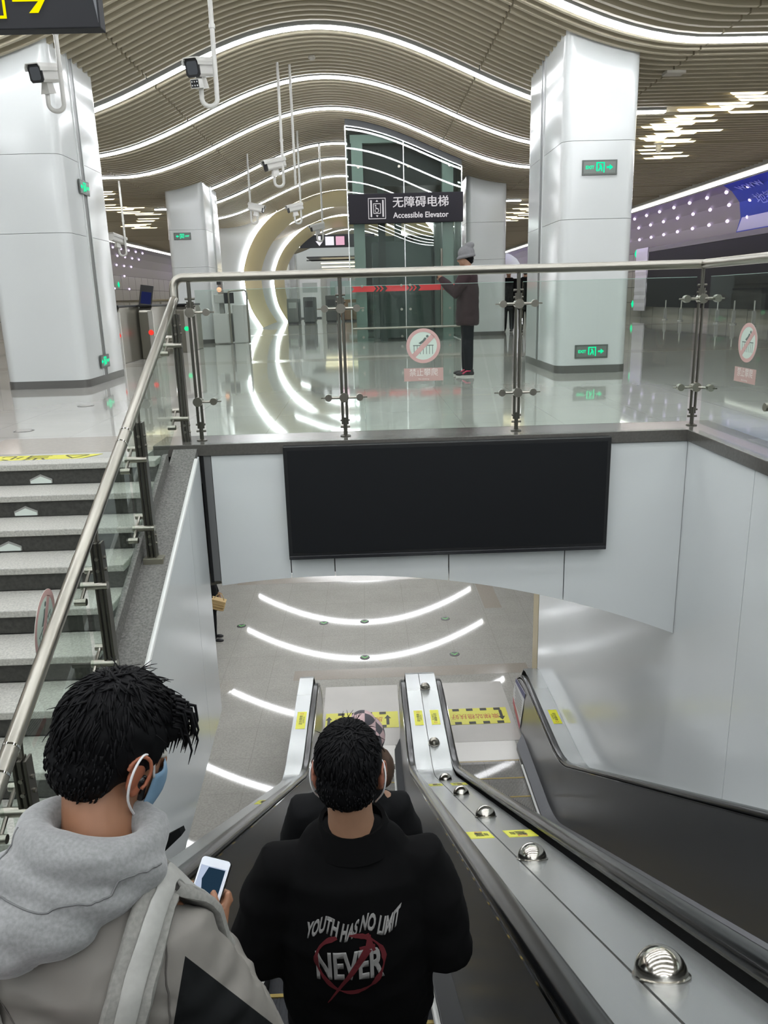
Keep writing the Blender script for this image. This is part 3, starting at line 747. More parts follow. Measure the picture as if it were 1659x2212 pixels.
# stair railing
sr = empty('glass_railing', (-1.33, 3.5, strz(3.5)), 'steel and glass railing on the granite stringer between the stairs and the escalator', 'railing')
hz = lambda y: 1.04 + .487 * (y - 5.76)
m = MB(); m.tube([(-1.33, 5.77, 1.045), (-1.33, -.6, hz(-.6))], .032, 14); m.build('top_rail', M_steel, sr, smooth=True)
m = MB()
for y in (4.32, 4.22, 2.55, 2.45): d = Vector((0, 1, .487)).normalized(); c = Vector((-1.33, y, hz(y))); m.tube([c - d * .004, c + d * .004], .0335, 14)
m.build('rail_sleeve', M_steelm, sr, smooth=True)
SP = (5.78, 4.60, 3.68, 2.62, 1.62, .62)
for i, y in enumerate(SP):
    zb = strz(y) + .004 if i else .002; zt = hz(y) - .12 if i else .95
    m = MB()
    for e in (-1, 1): m.box(-1.335 + .022 * e - .006, -1.335 + .022 * e + .006, y - .03, y + .03, zb, zt)
    m.box(-1.343, -1.327, y - .028, y + .028, zb, zt + .0); p = m.build('post', M_steeld, sr, bevel=.003)
    m = MB(); m.box(-1.385, -1.265, y - .05, y + .05, zb - .03, zb + .012); m.build('base_plate', mat('base_plate', 'a39f90', .35, .8), p, bevel=.002)
    for z in (zb + .10, zb + .15, zt - .08, zt - .14):
        m = MB(); m.tube([(-1.335, y - .026, z), (-1.335, y - .038, z)], .009, 8); m.build('bolt', M_steel, p, smooth=True)
        m = MB(); m.tube([(-1.309, y, z), (-1.299, y, z)], .009, 8); m.build('bolt', M_steel, p, smooth=True)
    m = MB(); m.tube([(-1.335, y, zt), (-1.33, y, (hz(y) if i else 1.05) - .02)], .012, 8); m.build('rail_bracket', M_steel, p)
    for z in (zb + .20, zt - .22):
        m = MB(); m.tube([(-1.43, y - .02, z), (-1.30, y - .02, z)], .020, 12)
        m.tube([(-1.41, y - .02, z), (-1.41, y - .10, z - .05)], .009, 8); m.tube([(-1.435, y - .11, z - .05), (-1.38, y - .11, z - .05)], .018, 12)
        m.tube([(-1.41, y - .02, z), (-1.41, y + .06, z + .05)], .009, 8); m.tube([(-1.435, y + .07, z + .05), (-1.38, y + .07, z + .05)], .018, 12)
        m.build('glass_clamp', M_steel, p, smooth=True)
for a, b in zip(SP[:-1], SP[1:]):
    a -= .04; b += .04
    m = MB(); m.prism([(a, hz(a) - .12), (b, hz(b) - .12), (b, strz(b) + .05), (a, strz(a) + .05)], lambda u, v: (-1.425, u, v), lambda u, v: (-1.413, u, v)); m.build('glass_panel', M_glass, sr)
# round stickers on the glass
def glass_sticker(f, lab, lo=True):
    """f(u,v,w) maps to the glass plane, metres"""
    m = MB(); m.prism([(.125 * cos(k * pi / 18), .125 * sin(k * pi / 18)) for k in range(36)], lambda u, v: f(u, v, 0), lambda u, v: f(u, v, .0012)); o = m.build('glass_sticker', mat('sticker_mint', 'c2d2c6', .5)); tag(o, lab, 'sticker')
    R = [( .125 * cos(k * pi / 18), .125 * sin(k * pi / 18)) for k in range(37)]; r = [(.1 * cos(k * pi / 18), .1 * sin(k * pi / 18)) for k in range(37)]
    m = MB(); m.loft([[f(*p, .0014) for p in R], [f(*p, .0022) for p in R], [f(*p, .0022) for p in r], [f(*p, .0014) for p in r]], cap=False, closed=True)
    d = .707; m.prism([(-.072 - .012, -.072 + .012), (-.072 + .012, -.072 - .012), (.072 + .012, .072 - .012), (.072 - .012, .072 + .012)], lambda u, v: f(u, v, .0014), lambda u, v: f(u, v, .0022))
    m.build('prohibition_ring', mat('sticker_red', 'c3a09a', .5), o)
    m = MB()
    for k in range(7):
        u = -.068 + k * .0226; m.prism([(u - .002, -.06), (u + .002, -.06), (u + .002, .0), (u - .002, .0)], lambda a, b: f(a, b, .0012), lambda a, b: f(a, b, .0016))
    m.prism([(-.075, 0), (.075, 0), (.075, .006), (-.075, .006)], lambda a, b: f(a, b, .0012), lambda a, b: f(a, b, .0016))
    m.prism([(-.02, .01), (.01, .03), (.025, .055), (.01, .06), (-.005, .04), (-.035, .02)], lambda a, b: f(a, b, .0012), lambda a, b: f(a, b, .0016))
    m.prism([(.03 + .01 * cos(k), .068 + .01 * sin(k)) for k in [j * pi / 5 for j in range(10)]], lambda a, b: f(a, b, .0012), lambda a, b: f(a, b, .0016))
    m.build('pictogram', mat('sticker_ink', '5d6a64', .5), o)
    if lo:
        m = MB(); m.prism([(-.145, -.255), (.145, -.255), (.145, -.16), (-.145, -.16)], lambda a, b: f(a, b, 0), lambda a, b: f(a, b, .0012)); q = m.build('caption_plate', mat('sticker_plate', 'b79a92', .5), o)
        text('禁止攀爬', .06, mat('sticker_white', 'd8d4ce', .5), lambda u, v, w: f(u, v - .195, .0014 + w), q, depth=.0004, width=.21)
        text('No climbing', .016, mat('sticker_white', 'd8d4ce', .5), lambda u, v, w: f(u, v - .24, .0014 + w), q, depth=.0004)
glass_sticker(lambda u, v, w: (.44 + u, RY + .0146 - w, .675 + v), 'round no climbing sticker with a caption on the front glass railing')
glass_sticker(lambda u, v, w: (RX + .0116 - w, 5.06 - u, .68 + v), 'round no climbing sticker on the right glass railing')
glass_sticker(lambda u, v, w: (-1.4128 + w, 3.16 + u, -.30 + v + u * .487), 'round sticker on the stair glass just above the hoodie wearer', False)

# ================================================================ BLACK DISPLAY SCREEN
dsp = empty('display_screen', (.59, 5.6, -.42), 'wide black display screen hung on the wall over the escalators', 'screen')
m = MB(); m.box(-.604, 1.782, PY1 - .085, PY1 + .0, -.852, .004); m.build('housing', mat('screen_housing', '17181a', .4), dsp, bevel=.004)
m = MB(); m.box(-.575, 1.755, PY1 - .089, PY1 - .084, -.80, -.025); m.build('screen', M_led, dsp)
m = MB(); m.box(-.600, 1.778, PY1 - .095, PY1 - .084, -.850, -.822); m.build('lower_trim', mat('screen_trim', '26272a', .25), dsp, bevel=.003)

# ================================================================ LIFT
LY = 19.2; LX0, LX1 = -.25, 2.38; LB = 22.0
lift = empty('glass_lift', (1.06, 20.4, 0), 'green framed glass lift shaft in the middle of the concourse', 'lift')
def fr(name, *b, mt=None):
    m = MB(); m.box(*b); return m.build(name, mt or M_lift, lift)
for x in (LX0 + .12, LX1 - .42): fr('corner_post', x, x + .26, LY + .25, LY + .5, 0, 4.6); fr('corner_post', x, x + .26, LB - .4, LB - .15, 0, 4.6)
fr('corner_post', .92, 1.10, LB - .4, LB - .2, 0, 4.6)
for z in (3.02, 4.45): fr('cross_beam', LX0 + .1, LX1 - .1, LY + .27, LY + .45, z, z + .18); 
for z in (.02, 1.55, 3.05): fr('cross_beam', LX0 + .1, LX1 - .1, LB - .38, LB - .22, z, z + .12)
fr('car', .3, 1.75, LY + .95, LB - .5, .05, 2.35, mt=mat('lift_car', '46544f', .3, .2))
fr('counterweight_frame', .45, .62, LY + .55, LY + .7, 0, 4.4, mt=mat('lift_dark', '39423f', .5))
fr('shaft_back', LX0 + .1, LX1 - .1, LB - .12, LB - .08, 0, 2.6, mt=mat('lift_back', '74857d', .3))
fr('back_window_frame', 1.35, 1.42, LB - .2, LB - .13, 0, 2.6, mt=M_dark); fr('back_window_frame', 1.0, 1.8, LB - .2, LB - .13, 1.9, 1.98, mt=M_dark)
fr('shaft_head', LX0 + .03, LX1 - .03, LY + .5, LB, 3.55, 5.0, mt=mat('lift_head', '25292b', .5))
top = lambda x: cz(x) - .03
m = MB()
for (a, b) in ((LX0, 1.05), (1.06, LX1)):
    n = 8; poly = [(a, .02), (b, .02)] + [(b + (a - b) * k / n, top(b + (a - b) * k / n) - .08) for k in range(n + 1)]
    m.prism(poly, lambda u, v: (u, LY, v), lambda u, v: (u, LY + .015, v))
for x in (LX0, LX1 - .015): m.box(x, x + .015, LY, LB, .02, top(x) - .1)
m.build('glass_wall', M_elevglass, lift)
m = MB(); n = 16; rows = []
for k in range(n + 1):
    x = LX0 + (LX1 - LX0) * k / n; rows.append([(x, LY - .02, top(x) - .1), (x, LY - .02, top(x) + .02), (x, LY + .05, top(x) + .02), (x, LY + .05, top(x) - .1)])
m.loft(rows); m.build('head_trim', mat('lift_trim_dark', '3a3c3d', .4), lift)
m = MB(); rows = []
for k in range(n + 1):
    x = LX0 + (LX1 - LX0) * k / n; rows.append([(x, LY - .03, top(x) - .135), (x, LY - .03, top(x) - .11), (x, LY + .02, top(x) - .11), (x, LY + .02, top(x) - .135)])
m.loft(rows)
for x in (LX0, LX1): m.box(x - .012, x + .012, LY - .02, LY + .02, 0, top(x) - .11)
m.box(1.045, 1.065, LY - .01, LY + .02, .02, top(1.05) - .12); m.box(LX0, LX1, LY - .01, LY + .02, 3.06, 3.075)
m.build('glass_trim', mat('lift_trim', 'c9cccb', .25, .7), lift)
m = MB()
for z in (.12, .75, 1.3, 2.95, 3.25, 3.9):
    for x in (.02, .95, 1.16, 2.1):
        if z < top(x) - .15: m.tube([(x, LY - .03, z), (x, LY + .04, z)], .03, 10)
m.build('glass_fixings', M_steel, lift, smooth=True)
m = MB(); m.tube([(LX0 + .02, LY - .12, .33), (LX1 - .05, LY - .12, .33)], .028, 10)
for x in (0, .6, 1.2, 1.8): m.tube([(x, LY - .12, .33), (x, LY, .33)], .015, 8)
m.tube([(1.9, LY - .1, .33), (1.9, LY - .1, 2.1)], .025, 8)
m.build('guard_bar', M_steel, lift, smooth=True)
m = MB(); x = LX0 + .02
while x < LX1 - .05:
    w = .52; m.prism([(x, 1.17), (x + w, 1.17), (x + w + .06, 1.24), (x + w, 1.31), (x, 1.31), (x + .06, 1.24)], lambda u, v: (min(u, LX1 - .02), LY - .004, v), lambda u, v: (min(u, LX1 - .02), LY - .001, v))
    for q in (.10, .19): m.prism([(x + w + q - .05, 1.17), (x + w + q - .01, 1.17), (x + w + q + .05, 1.24), (x + w + q - .01, 1.31), (x + w + q - .05, 1.31), (x + w + q + .01, 1.24)], lambda u, v: (min(u, LX1 - .02), LY - .004, v), lambda u, v: (min(u, LX1 - .02), LY - .001, v))
    x += w + .27
m.build('red_band', mat('band_red', 'cf2f34', .4), lift)
# sign of the lift
sg = empty('lift_sign', (1.05, LY - .15, 2.95), 'dark grey Accessible Elevator sign hanging in front of the glass lift', 'sign')
zs0, zs1 = 2.67, 3.31; ysn = LY - .22
m = MB(); m.box(LX0 + .02, LX1 + .01, ysn, ysn + .12, zs0, zs1); m.build('board', mat('sign_board', '201e24', .6, spec=.2), sg, bevel=.01)
Ms = emis('sign_white', 'dcd9dc', .95)
SF = lambda cx_, cz_: (lambda u, v, w: (cx_ + u, ysn - .002 - w, cz_ + v))
for e_ in (-.004, .004): text('无障碍电梯', .25, Ms, SF(1.42 + e_, 3.10 + e_ * .5), sg, depth=.002 + e_ * .1, width=1.27)
text('Accessible Elevator', .17, Ms, SF(1.42, 2.83), sg, depth=.002, width=1.27, bold=.003)
m = MB(); f = SF(.42, 2.99)
def frame2(m, f, x0, x1, z0, z1, th, w0=0, w1=.003):
    for a in ((x0, x1, z0, z0 + th), (x0, x1, z1 - th, z1), (x0, x0 + th, z0, z1), (x1 - th, x1, z0, z1)):
        m.prism([(a[0], a[2]), (a[1], a[2]), (a[1], a[3]), (a[0], a[3])], lambda u, v: f(u, v, w0), lambda u, v: f(u, v, w1))
frame2(m, f, -.2, .2, -.225, .225, .014); frame2(m, f, -.085, .085, -.11, .11, .014)
for a in (-.15, .12): m.prism([(a, -.18), (a + .035, -.18), (a + .035, .18), (a, .18)], lambda u, v: f(u, v, 0), lambda u, v: f(u, v, .003))
for s in (1, -1): m.prism([(-.03, .145 * s), (.03, .145 * s), (0, .185 * s)], lambda u, v: f(u, v, 0), lambda u, v: f(u, v, .003))
m.prism([(-.03 + .016 * cos(k), .065 + .016 * sin(k)) for k in [j * pi / 5 for j in range(10)]], lambda u, v: f(u, v, 0), lambda u, v: f(u, v, .003))
m.prism([(-.035, .04), (-.02, .045), (-.012, .01), (.03, .005), (.045, -.06), (.03, -.065), (.018, -.012), (-.03, -.01)], lambda u, v: f(u, v, 0), lambda u, v: f(u, v, .003))
m.loft([[f(-.005 + r * cos(k), -.045 + r * sin(k), w) for r, w in ((.045, 0), (.045, .003), (.034, .003), (.034, 0))] for k in [pi * .75 + j * pi * 1.35 / 10 for j in range(11)]])
m.build('wheelchair_icon', Ms, sg)

# ================================================================ HANGING WAY-OUT SIGN, top left
hs = empty('exit_sign', (-3.1, 7.0, 3.6), 'dark hanging sign with yellow exit arrow in the upper left corner', 'sign')
ysg = 7.0; xr = -1.985; zb = 3.135
m = MB(); m.box(xr - 3.0, xr, ysg, ysg + .14, zb, zb + .62); m.build('board', mat('sign_board2', '1e1f22', .6, spec=.2), hs, bevel=.008)
m = MB(); m.prism([(0, .62), (-.085, .62), (0, .035)], lambda u, v: (xr - .012 + u, ysg - .004, zb + v), lambda u, v: (xr - .012 + u, ysg - .001, zb + v)); m.build('corner_flash', mat('sign_flash', '4c4f53', .4), hs)
m = MB()
for x in (-4.4, -2.6): m.tube([(x, ysg + .07, zb + .6), (x, ysg + .07, cz(x) + .1)], .02, 8)
m.build('hanger', M_steel, hs)
E_yel = emis('sign_yellow', 'fff000', 1.05)
f = lambda u, v, w: (xr + u, ysg - .002 - w, zb + v - .055)
m = MB()
def P2(pts, cur=m): cur.prism(pts, lambda u, v: f(u, v, 0), lambda u, v: f(u, v, .004))
P2([(-.66, .37), (-.66, .245), (-.46, .245), (-.54, .165), (-.47, .165), (-.37, .31), (-.47, .45), (-.54, .45), (-.46, .37)])
frame2(m, f, -1.07, -.72, .13, .50, .02, 0, .004)
P2([(-1.03, .17), (-.86, .17), (-.86, .215), (-.99, .215), (-.99, .43), (-.86, .43), (-.86, .47), (-1.03, .47)])
P2([(-.95, .345), (-.95, .295), (-.86, .295), (-.89, .255), (-.85, .255), (-.795, .32), (-.85, .385), (-.89, .385), (-.86, .345)])
m.build('arrow_symbol', E_yel, hs)
text('出口', .30, E_yel, lambda u, v, w: f(-1.36 + u, .40 + v, w), hs, depth=.003, width=.46)
text('Exit', .15, E_yel, lambda u, v, w: f(-1.28 + u, .155 + v, w), hs, depth=.003, bold=.003)
# far black sign inside the portals
fs = empty('hanging_sign', (-1.0, 36, 2.7), 'dark hanging sign with a white down arrow and square symbols far inside the portals', 'sign')
m = MB(); m.box(-3.2, .8, 44.0, 44.2, 3.7, 4.35); m.build('board', mat('sign_board2', '1e1f22', .6, spec=.2), fs)
m = MB(); q = lambda u, v, w: (-2.15 + u, 43.99 - w, 4.03 + v)
m.prism([(-.08, .25), (.08, .25), (.08, 0), (.2, 0), (0, -.25), (-.2, 0), (-.08, 0)], lambda u, v: q(u, v, 0), lambda u, v: q(u, v, .01))
m.prism([(.32, -.22), (.78, -.22), (.78, .22), (.32, .22)], lambda u, v: q(u, v, 0), lambda u, v: q(u, v, .01)); m.build('symbols', emis('sign_lit', 'f0eef5', 1.1), fs)
m = MB(); m.prism([(.88, -.22), (1.34, -.22), (1.34, .22), (.88, .22)], lambda u, v: q(u, v, 0), lambda u, v: q(u, v, .01)); m.build('pink_symbol', emis('sign_pink', 'eab6cc', 1.0), fs)
m = MB()
for x in (-2.6, .2): m.tube([(x, 44.1, 4.3), (x, 44.1, cz(x) + .1)], .03, 6)
m.build('hanger', M_steel, fs)

# ================================================================ EXIT SIGNS ON THE COLUMNS
def exit_sign(f, lab, mirror=1, w=.43, h=.172):
    m = MB(); m.prism([(-w/2, -h/2), (w/2, -h/2), (w/2, h/2), (-w/2, h/2)], lambda u, v: f(u, v, 0), lambda u, v: f(u, v, .018)); o = m.build('evacuation_sign', mat('exit_frame', '5e625e', .4, .3), bevel=.003); tag(o, lab, 'exit sign', 'green evacuation signs')
    m = MB(); m.prism([(-w/2 + .02, -h/2 + .02), (w/2 - .02, -h/2 + .02), (w/2 - .02, h/2 - .02), (-w/2 + .02, h/2 - .02)], lambda u, v: f(u, v, .017), lambda u, v: f(u, v, .0195)); m.build('sign_face', mat('exit_face', '6f7570', .35), o)
    m = MB(); s = mirror
    def q(p): m.prism([(a * s, b) for a, b in p], lambda u, v: f(u, v, .0195), lambda u, v: f(u, v, .0215))
    q([(-.045, -.035), (-.045, .06), (.06, .06), (.06, -.06), (.045, -.06), (.045, .045), (-.028, .045), (-.028, -.05)])
    q([(-.01, .035), (.012, .035), (.03, 0), (.03, -.045), (.018, -.045), (.012, -.01), (-.008, -.045), (-.022, -.04), (0, .005)])
    q([(.085, .012), (.12, .012), (.12, .034), (.165, 0), (.12, -.034), (.12, -.012), (.085, -.012)])
    m.build('running_man', E_green, o)
    text('EXIT', .052, E_green, lambda u, v, d: f(-.122 * s + u, v, .0195 + d), o, depth=.001, width=.105, bold=.002)
F1 = lambda x, z: (lambda u, v, w: (x + u, 10.288 - w, z + v))
exit_sign(F1(2.974, 2.495), 'green running man exit sign high on the front of the right column')
exit_sign(F1(2.968, .277), 'green running man exit sign low on the front of the right column')
FL = lambda z: (lambda u, v, w: (-3.578 + .012 + w, 11.0 + u, z + v))
exit_sign(FL(2.505), 'green exit sign high on the hall side of the left column', -1, w=.36); exit_sign(FL(.287), 'green exit sign low on the hall side of the left column', -1, w=.36)
F2 = lambda z: (lambda u, v, w: (-4.45 + u, 20.898 - w, z + v))
exit_sign(F2(2.65), 'green exit sign high on the second left column', -1); exit_sign(F2(.26), 'green exit sign low on the second left column', -1)
for (x, y, z, l) in ((11.38, 33.5, 2.5, 'small green lozenge sign on the right wall above the white banner'), (11.38, 33.6, .5, 'small green lozenge sign low on the right wall beside the white banner'), (-12.52, 42.3, 2.05, 'small green lozenge sign on the left wall among the violet studs')):
    m = MB(); s = -1 if x > 0 else 1; m.prism([(0, -.15), (.15, 0), (0, .15), (-.15, 0)], lambda u, v: (x + .01 * s, y + u, z + v), lambda u, v: (x + .03 * s, y + u, z + v)); tag(m.build('evacuation_sign', E_green), l, 'exit sign', 'green evacuation signs')

# ================================================================ SECURITY CAMERAS
def camera(px, py, zdrop, lab, yaw, big=True, side=-1, sc=1.0):
    """pole from the ceiling, hook arm, housing pointing along yaw (0 = -y)"""
    zt = cz(px) + .12; t = empty('security_camera', (px, py, zt), lab, 'security camera', 'ceiling hung security cameras')
    r = .024 * sc; hx = .155 * sc * side
    m = MB(); m.tube(fillet([(px, py, zt), (px, py, zdrop), (px + hx, py - .02, zdrop), (px + hx, py - .02, zdrop + .17 * sc)], .075 * sc), r, 12); m.tube([(px, py, zdrop + .72), (px, py, zdrop + .76)], r * 1.35, 12); m.build('pole', M_cam, t, smooth=True)
    c = Vector((px + hx, py - .02, zdrop + .36 * sc)); R = Matrix.Rotation(yaw, 3, 'Z') @ Matrix.Rotation(math.radians(13), 3, 'X')
    g = lambda x, y, z: tuple(c + R @ Vector((x * sc, y * sc, z * sc)))
    m = MB(); prof = [(-.075, -.06), (-.055, -.085), (.055, -.085), (.075, -.06), (.075, .05), (.06, .075), (-.06, .075), (-.075, .05)]
    m.loft([[g(u, -.15, v) for u, v in prof], [g(u, .20, v) for u, v in prof]]); m.build('housing', M_cam, t, bevel=.004)
    m = MB(); hood = [(-.092, .02), (-.092, .055), (-.07, .092), (.07, .092), (.092, .055), (.092, .02), (.084, .02), (.082, .052), (.065, .082), (-.065, .082), (-.082, .052), (-.084, .02)]
    m.loft([[g(u, -.20, v) for u, v in hood], [g(u, .21, v) for u, v in hood]]); m.build('sunshade', M_cam, t)
    m = MB(); m.loft([[g(u * 1.02, -.152, v * 1.02) for u, v in prof], [g(u * 1.02, -.168, v * 1.02) for u, v in prof]]); fr_ = m.build('front_bezel', M_black, t)
    m = MB(); m.loft([[g(u * .75, -.168, v * .75) for u, v in prof], [g(u * .75, -.171, v * .75) for u, v in prof]]); m.build('lens_window', mat('lens_glass', '171a22', .05), fr_)
    m = MB(); m.loft([[g(-.05, -.08, -.19), g(.05, -.08, -.19), g(.05, .05, -.19), g(-.05, .05, -.19)], [g(-.03, -.05, -.08), g(.03, -.05, -.08), g(.03, .05, -.08), g(-.03, .05, -.08)]]); m.build('mount', M_cam, t)
    if big:
        m = MB(); m.loft([[g(-.05, -.17, -.185), g(.05, -.17, -.185), g(.05, -.17, -.10), g(-.05, -.17, -.10)], [g(-.05, -.08, -.185), g(.05, -.08, -.185), g(.05, -.08, -.10), g(-.05, -.08, -.10)]]); il = m.build('illuminator', M_cam, t, bevel=.004)
        m = MB(); m.loft([[g(-.042, -.172, -.178), g(.042, -.172, -.178), g(.042, -.172, -.108), g(-.042, -.172, -.108)], [g(-.042, -.170, -.178), g(.042, -.170, -.178), g(.042, -.170, -.108), g(-.042, -.170, -.108)]])
        face = m.build('lamp_face', M_black, il)
        m = MB()
        for u in (-.027, 0, .027):
            for v in (-.16, -.126): m.ball(g(u, -.172, v), .010 * sc, 8, 6)
        m.build('lamp', M_steelm, face, smooth='all')
    return t
camera(-1.43, 9.0, 2.99, 'big white security camera with a square lamp hanging left of the vault centre', math.radians(-16))
camera(-3.08, 9.2, 3.02, 'white security camera with a dark front hanging before the left column', math.radians(-14), False)
camera(-1.28, 14.6, 2.93, 'white security camera hanging from long twin poles left of the lift', math.radians(-62), False)
camera(-1.38, 20.0, 2.80, 'small white security camera hanging on a pole in front of the nearer portal', math.radians(-70), False)
camera(-2.62, 20.3, 2.85, 'small white security camera hanging near the second left column', math.radians(80), False, 1)
camera(-.97, 22.0, 2.52, 'small white security camera hanging closest to the lift, left of its sign', math.radians(-70), False)
camera(-5.3, 18.8, 2.1, 'white security camera hanging over the ticket gates in the left aisle', math.radians(150), False)
m = MB(); m.tube([(-1.10, 14.9, cz(-1.1) + .1), (-1.10, 14.9, 3.0)], .022, 10); tag(m.build('hanging_pole', M_cam, smooth=True), 'white pole beside the twin pole camera left of the lift', 'pole')
for x, y, l in ((5.6, 15.6, 'small white dome detector under the staggered light bars, nearer one'), (5.9, 18.2, 'small white dome detector under the staggered light bars, farther one')):
    m = MB(); m.lathe((x, y, 3.69), [(.05, 0), (.09, -.02), (.09, -.05), (.05, -.07), (.05, -.16), (.035, -.2)], 14); tag(m.build('dome_detector', M_cam, smooth=True), l, 'detector')
for x, y, l in ((-.7, 11.0, 'round smoke detector on the vault slats, nearest'), (-.7, 14.6, 'round smoke detector on the vault slats, farther one'), (4.05, 10.9, 'square ceiling box at the slat seam above the right column')):
    z = cz(x); m = MB()
    if x < 3: m.lathe((x, y, z), [(.06, .01), (.06, -.02), (.04, -.04)], 14)
    else: m.box(x - .12, x + .12, y - .09, y + .09, z - .03, z + .01)
    tag(m.build('smoke_detector', mat('det_grey', 'a5a196', .5), smooth=True), l, 'detector')

# ================================================================ RIGHT AISLE: hoarding, banner, blue poster, glass guard
m = MB(); m.box(11.22, 11.36, 12, 31.6, .42, 2.46); ho = m.build('hoarding', mat('hoarding_dark', '1b1c20', .6, spec=.2)); tag(ho, 'long dark grey hoarding along the right wall', 'hoarding')
m = MB(); m.box(11.2, 11.37, 12, 31.6, 2.46, 2.62); m.build('top_band', mat('hoarding_band', '62605e', .5), ho)
m = MB(); n = 16
m.loft([[(11.2 - .012 * sin(k * 2.7), 31.7 - .04 * sin(k * 1.7), .25 + 2.4 * k / n), (11.2 - .012 * sin(k * 2.7), 33.0, .25 + 2.4 * k / n), (11.25, 33.0, .25 + 2.4 * k / n), (11.25, 31.7, .25 + 2.4 * k / n)] for k in range(n + 1)])
tag(m.build('banner', mat('banner_white', 'cfced6', .5)), 'white paper banner hanging at the far end of the dark hoarding', 'banner')
ps = empty('blue_poster', (11.1, 20, 3), 'blue advertising poster with white lettering curving up the right wall', 'poster')
WQ = [(11.34, 2.62), (11.22, 3.02), (10.94, 3.40), (10.55, 3.66), (10.05, 3.87), (9.6, 3.93)]
m = MB()
for p, q in zip(WQ[:-1], WQ[1:]): m.quad((p[0], 16.0, p[1]), (p[0], 24.6 - (p[1] - 2.62) * 1.2, p[1]), (q[0], 24.6 - (q[1] - 2.62) * 1.2, q[1]), (q[0], 16.0, q[1]))
m.build('poster_sheet', mat('poster_blue', '2b47a8', .4), ps, fix=False)
def wq(s):  # point on the cove, s in metres from the bottom
    for p, q in zip(WQ[:-1], WQ[1:]):
        L = math.hypot(q[0] - p[0], q[1] - p[1])
        if s <= L: k = s / L; return p[0] + (q[0] - p[0]) * k - .012, p[1] + (q[1] - p[1]) * k - .006
        s -= L
    return WQ[-1]
m = MB(); m.quad((11.335, 16, 2.64), (11.335, 24.55, 2.64), (wq(.42)[0], 24.0, wq(.42)[1]), (wq(.42)[0], 16, wq(.42)[1])); m.build('white_foot', mat('poster_white', 'c4c6d4', .4), ps, fix=False)
text('地铁传媒', .42, mat('poster_ink', '9fb0e6', .5), lambda u, v, d: (wq(.85 + v)[0] - d, 21.6 - u, wq(.85 + v)[1]), ps, depth=.002, width=2.2)
text('www', .5, mat('poster_ink', '9fb0e6', .5), lambda u, v, d: (wq(1.45 + v)[0] - d, 22.2 - u, wq(1.45 + v)[1]), ps, depth=.002, width=1.4)
BPP = ((10.8, 28.4), (10.8, 27.0), (10.8, 24.2), (10.8, 23.1), (10.8, 21.9))
for k in range(6):
    if k > 4: break
    x, y = BPP[k]
    m = MB(); m.tube([(x, y, .0), (x, y, .68)], .022, 8); m.tube([(x, y, 0), (x, y, .03)], .09, 12); m.box(x - .05, x + .05, y - .02, y + .02, .05, .40)
    tag(m.build('barrier_post', mat('barrier_white', 'b9bab5', .3, .3), smooth=True), 'slim pale barrier post standing in front of the dark hoarding', 'post', 'barrier posts in the right aisle')
# ================================================================ LEFT AISLE: ticket gates
def gate(x, y, col, lab):
    t = empty('ticket_gate', (x, y, 0), lab, 'ticket gate', 'ticket gates')
    m = MB(); m.prism([(-.0, 0), (1.5, 0), (1.5, .9), (1.35, .98), (.12, .98), (0, .88)], lambda u, v: (x - .12, y + u, v), lambda u, v: (x + .12, y + u, v)); m.build('cabinet', mat('gate_steel', '8c897f', .3, .8), t, bevel=.01)
    m = MB(); m.box(x - .13, x + .13, y + .05, y + 1.45, .98, 1.02); m.build('top_cover', M_black, t, bevel=.008)
    m = MB(); m.box(x + .06, x + .15, y - .012, y + .02, .0, .9); m.build('front_trim', mat('gate_trim', 'c5c4be', .3, .6), t)
    m = MB(); m.disc((x + .09, y - .02, .5), .05, 0, 14, Matrix.Rotation(pi / 2, 3, 'X')); m.build('status_light', emis('gate_' + col, {'red': 'ff3b30', 'green': '20e090'}[col], 1.3), t)
    return t
for i, (x, y, c, l) in enumerate(((-4.42, 14.3, 'red', 'steel ticket gate nearest to the left column, red light'), (-4.15, 15.5, 'red', 'steel ticket gate with a red light, middle of the three'), (-3.86, 17.3, 'green', 'steel ticket gate with a green light beside the stair railing'))): gate(x - .0, y, c, l)
gs = empty('gate_monitor', (-5.1, 18.5, 1.0), 'small tilted blue monitor above the ticket gates', 'monitor')
m = MB(); m.obox((-4.75, 18.0, 1.2), (.28, .03, .46), Matrix.Rotation(-.2, 3, 'X') @ Matrix.Rotation(.15, 3, 'Y')); m.build('case', M_black, gs)
m = MB(); m.obox((-4.75, 17.98, 1.16), (.22, .01, .26), Matrix.Rotation(-.2, 3, 'X') @ Matrix.Rotation(.15, 3, 'Y')); m.build('screen', emis('monitor_blue', '3c4684', .28), gs)
m = MB(); m.tube([(-4.7, 18.05, 0), (-4.7, 18.05, 1.0)], .03, 8); m.build('stand', M_steel, gs)
fe = empty('barrier_fence', (-6, 23.6, 0), 'steel barrier fence running behind the ticket gates', 'fence')
m = MB(); m.tube([(-9.5, 23.8, 1.12), (-4.9, 23.8, 1.12)], .03, 8); m.tube([(-9.5, 23.8, .6), (-4.9, 23.8, .6)], .02, 8)
for k in range(6): x = -9.4 + .88 * k; m.tube([(x, 23.8, 0), (x, 23.8, 1.12)], .025, 8)
m.build('rail', M_steel, fe, smooth=True)
m = MB(); m.box(-9.4, -5, 23.79, 23.81, .1, 1.0); m.build('panel', M_glass, fe)
